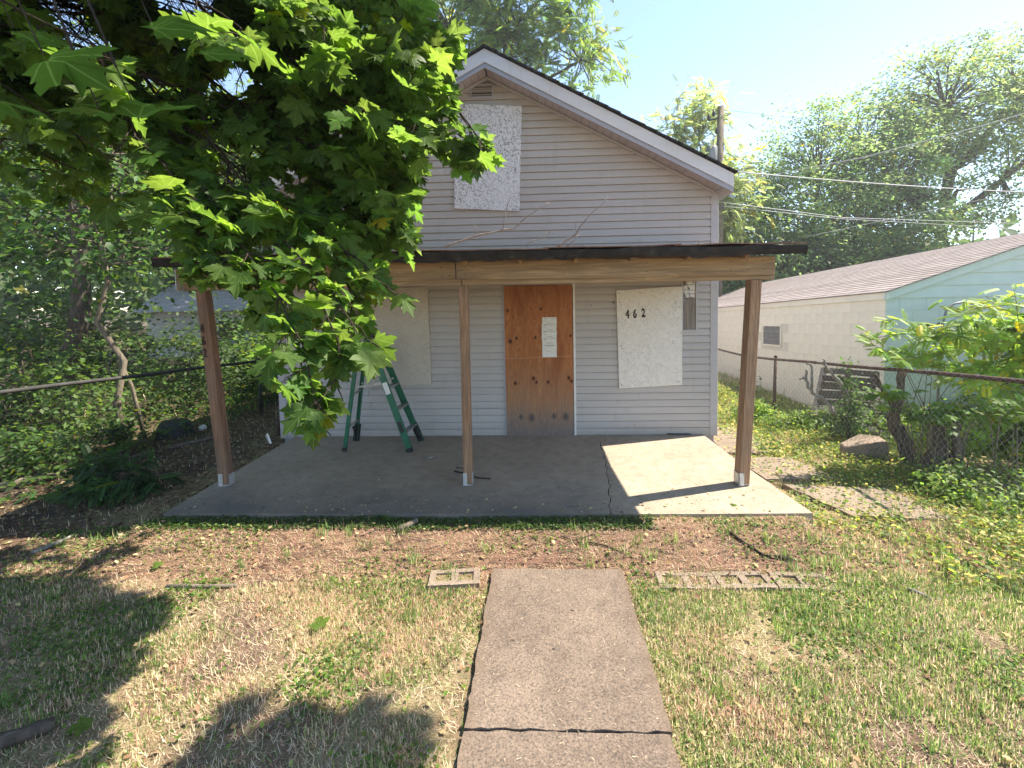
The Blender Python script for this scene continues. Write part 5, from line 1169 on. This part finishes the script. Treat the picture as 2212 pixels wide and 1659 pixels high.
def dstem(paths, rr, Y, lab):
    T = None
    for i, (p, (r0, r1)) in enumerate(zip(paths, rr)):
        pts = [at(*wz(*q), Y=Y) for q in p]; out = [pts[0]]
        for a, b in zip(pts[:-1], pts[1:]): out += [(a+b)/2+rng.normal(0, .010, 3), b]
        m = MB().tube(out, np.linspace(r0, r1, len(out)), 8)
        if i == 0: T = tag(m.build('dead_branch', M['deadwood'], None, True), lab, 'branch', 'dead branches caught in the right fence')
        else: m.build('twig', M['deadwood'], T, True)
dstem([[(655, 775), (600, 690), (550, 640), (480, 600), (420, 535), (385, 465), (368, 410), (368, 345)], [(380, 440), (345, 425), (310, 437)], [(425, 520), (425, 400), (418, 290), (372, 284)], [(350, 425), (335, 410)]], [(.030, .014), (.018, .012), (.018, .012), (.01, .006)], -.15, 'long pale dead branch leaning on the fence in front of the pallet')
dstem([[(720, 500), (680, 440), (620, 370), (560, 300), (520, 272), (478, 266)], [(545, 290), (552, 250), (530, 240)], [(600, 345), (640, 335)]], [(.024, .012), (.014, .008), (.008, .005)], -.12, 'shorter dead branch hooked over the fence rail above the pallet')
vg = 'greenery along the right fence'
tree('ivy_stump', 'upright stump wrapped in small ivy leaves before the pallet', 'vine', at(1832, 950, Z=-.12), [(0, 0, .26, .18, .15, .24), (0, 0, .60, .09, .08, .26), (-.02, 0, .92, .05, .05, .16)], 80, 16, .055, (.055, .11, .028), 81, vg, .04, spread=.06, twigr=.003)
for i, (u, v, w_, h_, sz, lab) in enumerate(((1790, 930, .35, .22, .06, 'low weeds spilling out left of the ivy stump'), (1900, 925, .50, .40, .06, 'bright weeds between the ivy stump and the forked stem'), (1985, 960, .45, .40, .06, 'tangled weeds round the forked vine stem'),
        (2090, 985, .55, .50, .07, 'deep green weeds behind the slim straight stem'), (2190, 1010, .55, .55, .07, 'weeds at the right frame edge below the vine'), (2050, 1065, .35, .16, .05, 'low weeds at the foot of the leaning stem'), (2170, 1090, .55, .26, .055, 'shaded ground weeds in the right corner of the yard'), (1700, 925, .35, .14, .05, 'small weeds at the fence foot near the house'), (1625, 905, .30, .20, .06, 'weeds behind the right porch post'), (2075, 905, .6, .42, .07, 'sunny weeds behind the fence before the blue wall'), (1975, 900, .4, .34, .06, 'weeds behind the fence at the garage corner'), (2185, 930, .6, .5, .07, 'tall weeds behind the fence at the frame edge'))):
    b0 = at(u, v, Z=-.13); tree('weed_clump', lab, 'weed', b0, [(0, 0, h_*.55, w_, w_*.6, h_*.5), (w_*.5, .1, h_*.4, w_*.6, w_*.5, h_*.4)], int(70*w_+20), 30, sz, (.11, .18, .04) if i % 2 else (.14, .22, .045), 90+i, 'weeds along the right fence', .006, spread=.085, twigr=.002)
tree('climbing_vine', 'large vine of feathery leaves arching in from the right edge over the fence', 'vine', (6.5, -.9, -.3), [(-.1, 0, 1.55, .55, .45, .42), (.4, 0, 1.9, .6, .5, .5), (-.55, -.1, 1.75, .45, .3, .22), (-.35, -.1, 1.25, .6, .4, .25), (.2, .1, .8, .7, .5, .5)], 140, 12, .19, (.17, .27, .055), 101, vg, .04, tmpl=CP9, spread=.12, yellow=.06, twigr=.005, droop=.1)
# arching sprays reaching left
SPT = [((1945, 775), (1990, 770), (2050, 758), (2130, 745)), ((1880, 733), (1930, 722), (1990, 715), (2060, 722), (2120, 740)), ((1945, 760), (1990, 735), (2040, 705), (2100, 690)), ((1985, 735), (2040, 712), (2100, 720)), ((1905, 693), (1935, 690), (1990, 702), (2060, 730)), ((2020, 790), (2010, 760), (2040, 720), (2080, 700)), ((2130, 640), (2150, 660), (2170, 700)), ((2190, 625), (2195, 650), (2200, 700)), ((1870, 715), (1885, 745), (1930, 765), (1990, 775)), ((2060, 690), (2110, 665), (2170, 660)), ((2030, 820), (2090, 800), (2150, 780))]
T = empty('vine_sprays', at(2120, 720, Y=-1.1), 'thin arching sprays of paired leaflets reaching out over the fence rail', 'vine', vg); segs = []; PP = []; DD = []
rng = np.random.default_rng(102)
for s in SPT:
    q = [at(u, v, Y=-1.15+rng.uniform(-.15, .15)) for u, v in s]
    for a, b in zip(q[:-1], q[1:]):
        segs.append((a, b, .003, .004)); n = max(2, int(np.linalg.norm(b-a)/.045))
        for k in range(n):
            for _ in range(2): PP.append(a+(b-a)*(k+rng.random())/n+rng.normal(0, .012, 3)); DD.append(unit(unit(a-b)*.5+rng.normal(0, .6, 3)+np.array([0, 0, -.1])))
v, f = tubes_np(segs, 5); link('stems', fast('stems', v-np.array(T.location), f, M['bark_pale']), T)
PP = np.array(PP); DD = np.array(DD); n = len(PP); V, F, Cl, _ = scatter(CP9[0], CP9[1], PP, frames(unit(np.array([0, -.35, 1.])+rng.normal(0, .3, (n, 3))), DD), rng.uniform(.10, .17, n), np.array([.18, .28, .05]), .2, .08)
link('leaves', fast('leaves', V-np.array(T.location), F, M['foliage'], Cl), T)
# broad-leaved bramble in front
def broad(name, lab, c, r, n, sz, col, seed):
    global rng
    rng = np.random.default_rng(seed); c = np.array(c, float); T = empty(name, (c[0], c[1], -.13), lab, 'vine', vg); L0 = np.array(T.location)
    P = c+rng.normal(size=(n, 3))*np.array(r)*.55; segs = []
    for i in range(0, n, 12): b = np.array([c[0]+rng.normal(0, .1), c[1]+rng.normal(0, .1), -.15]); mid = b*.5+P[i]*.5+[0, 0, .15]; segs += [(b, mid, .006, .005), (mid, P[i], .005, .003)]
    v, f = tubes_np(segs, 5); link('stems', fast('stems', v-L0, f, M['bark_pale']), T)
    V, F, Cl, _ = scatter(MAP[1][0]*[.8, .85, .6], MAP[1][1], P, frames(unit(np.array([0, -.25, 1.])+rng.normal(0, .25, (n, 3))), unit(rng.normal(size=(n, 3))*[1, 1, .15])), sz*rng.uniform(.7, 1.2, n), np.array(col), .2, .05); link('leaves', fast('leaves', V-L0, F, M['maple'], Cl, np.tile(MAP[1][0], (n, 1))), T)
broad('bramble', 'bramble with big flat bright leaves in front of the fence mesh', at(1925, 850, Y=-1.05), (.22, .15, .06), 34, .12, (.10, .19, .03), 111)
broad('bramble', 'bright broad leaves carried level beside the blue wall', at(2070, 890, Y=-1.35), (.42, .2, .05), 90, .12, (.11, .20, .03), 112)
broad('bramble', 'mound of broad leaves on top of the leaning stem', at(2010, 905, Y=-1.35), (.22, .15, .06), 60, .10, (.065, .12, .028), 113)
broad('bramble', 'leafy vine lying along the fence rail', at(1990, 788, Y=-.95), (.42, .06, .035), 90, .075, (.13, .21, .03), 114)
broad('bramble', 'broad leaves at the right frame edge below the fence rail', at(2190, 880, Y=-1.6), (.25, .2, .12), 60, .11, (.10, .18, .03), 115)
tree('vine_thicket', 'dark green thicket beyond the fence at the right frame edge', 'shrub', (7.4, -.2, -.3), [(.3, 0, 1.0, .7, .6, .8), (.8, 0, 1.7, .6, .6, .5)], 55, 30, .10, (.07, .085, .028), 116, vg, .05, spread=.2)
# small weedy stem against the cream wall
tree('spindly_weed', 'lone spindly weed growing before the cream garage wall', 'weed', (4.95, 3.4, -.18), [(0, 0, .55, .08, .08, .4), (0, 0, .2, .25, .2, .15)], 16, 7, .08, (.06, .09, .04), 117, vg, .008, spread=.05, twigr=.003)

# far belt of woods that closes the horizon, too far to part
rng = np.random.default_rng(120); n = 26000
a = rng.uniform(-1.9, 1.9, n); rr = rng.uniform(38, 62, n); hh = 7.5+2.5*vnoise(a*10, a*0, 1.7, 9)+2*vnoise(a*40, a*0, 1.9, 19)
P = np.column_stack([CAM[0]+np.sin(a)*rr, CAM[1]+np.cos(a)*rr, rng.random(n)**.7*hh*np.where(a > 0, .62, .9)-.6])
V, F, Cl, _ = scatter(OV[0], OV[1], P, frames(unit(np.array([0, -.5, .6])+rng.normal(0, .5, (n, 3))), unit(rng.normal(size=(n, 3)))), rng.uniform(.7, 1.6, n), np.array([.06, .10, .035]), .3, .03)
tag(link('distant_woods', fast('distant_woods', V, F, M['foliage'], Cl)), 'far belt of trees closing off the view behind houses and garage', 'woods', None, 'stuff')

# ============================================================ ground cover
BL = (np.array([(-.5, 0, 0), (.5, 0, 0), (-.42, .55, .10), (.42, .55, .10), (0, .95, .42)], float), np.array([(0, 1, 3), (0, 3, 2), (2, 3, 4)]))
def on_hard(x, y):
    s = (x > -2.87) & (x < 3.02) & (y > -2.44) & (y < 9.5); s |= (x > .27) & (x < 1.245) & (y < -3.09)
    s |= (x > 5.9) & (y > .95); s |= np.abs(x) > 60
    return s
def in_flag(x, y): return ((x > 3.2) & (x < 4.2) & (y > -2.28) & (y < -1.54)) | ((x > 3.05) & (x < 3.8) & (y > -1.36) & (y < -.64))
def sample(n, x0, x1, y0, y1, dens, seed):
    r = np.random.default_rng(seed); x = r.uniform(x0, x1, n); y = r.uniform(y0, y1, n); k = r.random(n) < dens(x, y); k &= ~on_hard(x, y); return x[k], y[k]
def blades(x, y, hgt, wid, lean, pal, wts, seed, flat=0.25):
    r = np.random.default_rng(seed); n = len(x); z = ground(x, y)-.004; az = r.uniform(0, 2*pi, n); tilt = np.abs(r.normal(0, lean, n))+flat
    up = np.column_stack([np.cos(az)*np.sin(tilt), np.sin(az)*np.sin(tilt), np.cos(tilt)]); nr = np.column_stack([-np.cos(az)*np.cos(tilt), -np.sin(az)*np.cos(tilt), np.sin(tilt)])
    Rm = frames(nr, up); V = BL[0][None]*np.stack([wid*np.ones(n), np.ones(n)*hgt, np.ones(n)*hgt], 1)[:, None, :]
    V = np.einsum('nij,nkj->nki', Rm, V)+np.column_stack([x, y, z])[:, None, :]; F = (BL[1][None]+(np.arange(n)*5)[:, None, None]).reshape(-1, 3)
    c = np.array(pal)[np.array([r.choice(len(pal), p=w_) for w_ in [wts]*1])] if False else np.array(pal)[r.choice(len(pal), n, p=wts)] if np.ndim(wts) == 1 else np.array(pal)[(r.random((n, 1)) > np.cumsum(wts, 1)).sum(1).clip(0, len(pal)-1)]
    c = c*(1+r.normal(0, .22, (n, 1))).clip(.4, 1.8); return V.reshape(-1, 3), F, np.repeat(c, 5, 0)
green, lime, straw, brown, red = (.115, .205, .06), (.25, .32, .11), (.60, .50, .34), (.33, .23, .16), (.47, .29, .21)
def gdens(x, y):
    g = vnoise(x, y, 1.6, 31)*.5+vnoise(x, y, 5, 32)*.5
    a = np.where(x > 1.2, 1.3, .8)*np.clip((g-.34)*4.5, .06, 1); a = a*np.where(y > -3.25, .16+.5*(x > 2.7), 1)*np.where(y > -2.5, 1.3, 1)
    a = a*np.where((x < -1.2) & (y > -3.6), .5, 1); a = np.where((x < -2.9) & (y > -2.9), .12, a); return a
def gw(x, y):
    g = np.clip(vnoise(x, y, 1.2, 35)*.55+vnoise(x, y, 4, 36)*.45+.14*(x > 1.2)-.12*((x < .3)), 0, 1); g = np.clip((g-.3)*2.2, 0, 1)[:, None]
    W0 = np.array([[.44, .30, .21, .05, 0]]); W1 = np.array([[.08, .17, .46, .18, .11]]); return W0*g+W1*(1-g)
parts = []
x, y = sample(330000, -3.6, 4.6, -5.3, -3.1, gdens, 51); parts.append(blades(x, y, np.random.default_rng(1).uniform(.012, .058, len(x)), .0046, .95, [green, lime, straw, brown, red], gw(x, y), 52))
x, y = sample(60000, -5.2, 4.8, -3.2, 1.5, gdens, 53); parts.append(blades(x, y, np.random.default_rng(2).uniform(.025, .08, len(x)), .005, .85, [green, lime, straw, brown, red], gw(x, y), 54))
x, y = sample(45000, 2.9, 5.9, -3.2, 7, lambda x, y: np.where((x > 4.2), .95, .35+.6*(vnoise(x, y, 3, 61) > .45))*np.where(in_flag(x, y), .06, 1), 55); parts.append(blades(x, y, np.random.default_rng(3).uniform(.02, .07, len(x))*(1+1.2*(x > 4.9)), .0055, .85, [green, lime, straw, brown], np.array([.20, .32, .42, .06]), 56))
# tussocks of long grass
r = np.random.default_rng(57); tx = []; ty = []
for i in range(300):
    cx_, cy_ = r.uniform(-3.3, 4.4), r.uniform(-5.4, -2.6)
    if r.random() > (.9 if cx_ > 1.2 else .35): continue
    k = r.integers(12, 40); tx.append(cx_+r.normal(0, .03, k)); ty.append(cy_+r.normal(0, .03, k))
x = np.concatenate(tx); y = np.concatenate(ty); k = ~on_hard(x, y); x, y = x[k], y[k]; parts.append(blades(x, y, r.uniform(.05, .12, len(x)), .0055, .7, [green, lime, straw], np.array([.55, .33, .12]), 58))
x, y = sample(30000, -30, 5.9, 1.5, 30, lambda x, y: np.where(x < -4.8, .6, .3), 59); parts.append(blades(x, y, np.random.default_rng(4).uniform(.1, .3, len(x)), .02, .5, [green, lime, straw], np.array([.5, .3, .2]), 60))
def join(parts): 
    V = np.vstack([p[0] for p in parts]); o = 0; Fs = []
    for p in parts: Fs.append(p[1]+o); o += len(p[0])
    return V, np.vstack(Fs), np.vstack([p[2] for p in parts])
V, F, Cl = join(parts); tag(link('lawn_grass', fast('lawn_grass', V, F, M['grass'], Cl)), 'patchy green and straw coloured grass of the front yard', 'grass', None, 'stuff')
# flat straw, needles and clippings
parts = []
x, y = sample(150000, -3.8, 4.6, -5.4, -2.42, lambda x, y: np.where(y > -3.3, .95, .75)*np.where((x < -2.9) & (y > -2.9), .3, 1), 62)
wts = np.where((y > -3.25)[:, None]*np.ones((1, 5)), [[.02, .06, .38, .20, .34]], [[.03, .09, .58, .18, .12]]); parts.append(blades(x, y, np.random.default_rng(5).uniform(.02, .075, len(x)), .0030, .12, [green, lime, straw, brown, red], wts, 63, 1.42))
x, y = sample(34000, 2.9, 4.6, -3.0, 4, lambda x, y: np.where(in_flag(x, y), .12, .7), 64); parts.append(blades(x, y, np.random.default_rng(6).uniform(.02, .07, len(x)), .0035, .12, [green, lime, (.55, .45, .18), brown], np.array([.08, .22, .60, .10]), 65, 1.4))
r = np.random.default_rng(66); n = 260; xx = r.uniform(.3, 1.2, n); yy = r.uniform(-5.4, -3.12, n)   # wisps on the walkway
v_, f_, c_ = blades(xx, yy, r.uniform(.01, .035, n), .0018, .05, [straw, brown], np.array([.7, .3]), 67, 1.5); v_[:, 2] = -.094+(v_[:, 2]-v_[:, 2].min())*.02; parts.append((v_, f_, c_))
V, F, Cl = join(parts); tag(link('straw_litter', fast('straw_litter', V, F, M['litter'], Cl)), 'flat dry straw, needles and bark shreds strewn over the soil', 'litter', None, 'stuff')
# small leaves of clover and creeping weeds
def leafy(x, y, sz, hgt, pal, wts, seed, mat, tmpl=OV, nz=1.0, dz=0):
    r = np.random.default_rng(seed); n = len(x); P = np.column_stack([x, y, ground(x, y)+hgt*r.random(n)+dz]); c = np.array(pal)[r.choice(len(pal), n, p=wts)]
    global rng
    rng = r; V, F, Cl, _ = scatter(tmpl[0], tmpl[1], P, frames(unit(np.array([0, 0, nz])+r.normal(0, .4, (n, 3))), unit(r.normal(size=(n, 3))*[1, 1, .3])), sz*r.uniform(.5, 1.3, n), c, .2); return V, F, Cl
cl = lambda x, y: np.clip((vnoise(x, y, 2.2, 71)-.5)*4, .03, 1)*np.where((y > -3.2) & (y < -2.6), .35, 1)
x, y = sample(110000, -5, 4.6, -5.5, -2.4, cl, 72); V1 = leafy(x, y, .028, .03, [(.065, .13, .025), (.12, .20, .035), (.20, .24, .07)], [.5, .35, .15], 73, None)
x, y = sample(80000, 2.95, 5.8, -3.3, 5, lambda x, y: np.where(in_flag(x, y), .16, np.clip(.02+(x-2.95)*.42+1.1*(vnoise(x, y, 2.5, 75)-.5), .03, 1)), 74); V2 = leafy(x, y, .045, .09, [(.09, .15, .035), (.17, .24, .05), (.36, .34, .10)], [.38, .34, .28], 75, None)
x, y = sample(9000, -2.8, 1.6, -2.62, -2.43, lambda x, y: .7, 76); V3 = leafy(x, y, .03, .03, [(.05, .10, .025), (.10, .14, .04)], [.7, .3], 77, None)
x, y = sample(14000, -12, -4.7, -2, 9, lambda x, y: .8, 78); V4 = leafy(x, y, .09, .25, [(.05, .10, .025), (.09, .15, .03)], [.7, .3], 79, None)
V, F, Cl = join([V1, V2, V3, V4]); tag(link('creeping_weeds', fast('creeping_weeds', V, F, M['foliage'], Cl)), 'small round leaved weeds and clover scattered through the yard', 'weeds', None, 'stuff')
# dead leaves on the dark soil and the slab front
x, y = sample(9000, -5.2, -2.6, -3.2, 2.5, lambda x, y: .9, 81); W1_ = leafy(x, y, .045, .012, [(.16, .10, .055), (.28, .20, .11), (.09, .06, .04), (.34, .28, .18)], [.4, .2, .25, .15], 82, None, nz=1.6, dz=.004)
r = np.random.default_rng(83); n = 240; xx = np.concatenate([r.uniform(-2.7, 1.3, 200), r.uniform(1.3, 2.8, 40)]); yy = -2.42+np.abs(r.normal(0, .33, n)); n = len(xx); v_, f_, c_ = leafy(xx, yy, .035, 0, [(.42, .36, .20), (.22, .15, .09)], [.6, .4], 84, None, nz=2.5); zb = ground(xx, yy); v_[:, 2] = v_[:, 2]-np.repeat(zb, 4)+.004; W2_ = (v_, f_, c_)
x, y = sample(2600, -3.2, 4.4, -5.4, -2.5, lambda x, y: .5, 85); W3_ = leafy(x, y, .04, .02, [(.40, .30, .16), (.22, .14, .08)], [.6, .4], 86, None, nz=1.2, dz=.01)
V, F, Cl = join([W1_, W2_, W3_]); tag(link('leaf_litter', fast('leaf_litter', V, F, M['litter'], Cl)), 'fallen brown leaf crumbs on dark soil and along the slab front', 'litter', None, 'stuff')
# bark twigs strewn on the mulch
r = np.random.default_rng(88); segs = []
for i in range(520):
    x0 = r.uniform(-3.8, 3.6); y0 = r.normal(-2.9, .22); a = r.uniform(-.5, .5)+(pi if r.random() < .5 else 0); L_ = r.uniform(.05, .22)
    if on_hard(np.array([x0]), np.array([y0]))[0]: continue
    z0 = float(ground(x0, y0))+.006; mid = (x0+cos(a)*L_*.5, y0+sin(a)*L_*.5+r.normal(0, .008), z0+.006); segs += [((x0, y0, z0), mid, .0022, .0020), (mid, (x0+cos(a)*L_, y0+sin(a)*L_, z0), .0020, .0012)]
v, f = tubes_np([(np.array(a), np.array(b), c, d_) for a, b, c, d_ in segs], 4); tag(link('twig_litter', fast('twig_litter', v, f, M['bark'])), 'thin brown twigs strewn over the mulch strip before the slab', 'twigs', None, 'stuff')
# fresh maple leaves fallen on the ground
for i, (u, v, sz, rz, lab) in enumerate(((692, 1358, .095, .5, 'fresh green maple leaf lying on the left lawn'), (843, 1140, .07, 2.0, 'yellow green leaf at the slab shadow edge'), (345, 1222, .07, 1.2, 'green maple leaf in the shade at left'), (195, 1560, .09, 2.2, 'small green leaf low in the left shade'))):
    p = at(u, v, Z=-.10); o = link('fallen_leaf', lm[i % 6, 2]); o.location = (p[0], p[1], float(ground(p[0], p[1]))+.035); o.rotation_euler = (.25, -.15, rz); o.scale = (sz, sz, sz); tag(o, lab, 'leaf', 'fresh leaves fallen in the yard')
p = s_(1590, 1092, .006); tuft = MB(); tv2 = []
o = link('fallen_leaf', lm[2, 2]); o.location = p; o.rotation_euler = (.1, .1, .7); o.scale = (.05, .05, .05); tag(o, 'tiny bright leaf on the sunlit slab near its front edge', 'leaf', 'fresh leaves fallen in the yard')
# thin summer haze in the air round everything
hz = NT('haze air'); hz.n.remove(hz.b); pv_ = hz.node('ShaderNodeVolumePrincipled'); pv_.inputs['Density'].default_value = .0020; pv_.inputs['Color'].default_value = (.95, .97, 1, 1); pv_.inputs['Anisotropy'].default_value = .3
hz.lk(pv_.outputs[0], hz.n['Material Output'].inputs['Volume'])
m = MB(); m.box(-90, 90, -30, 90, -2.5, 24); o = m.build('haze', hz.m); o['kind'] = 'stuff'
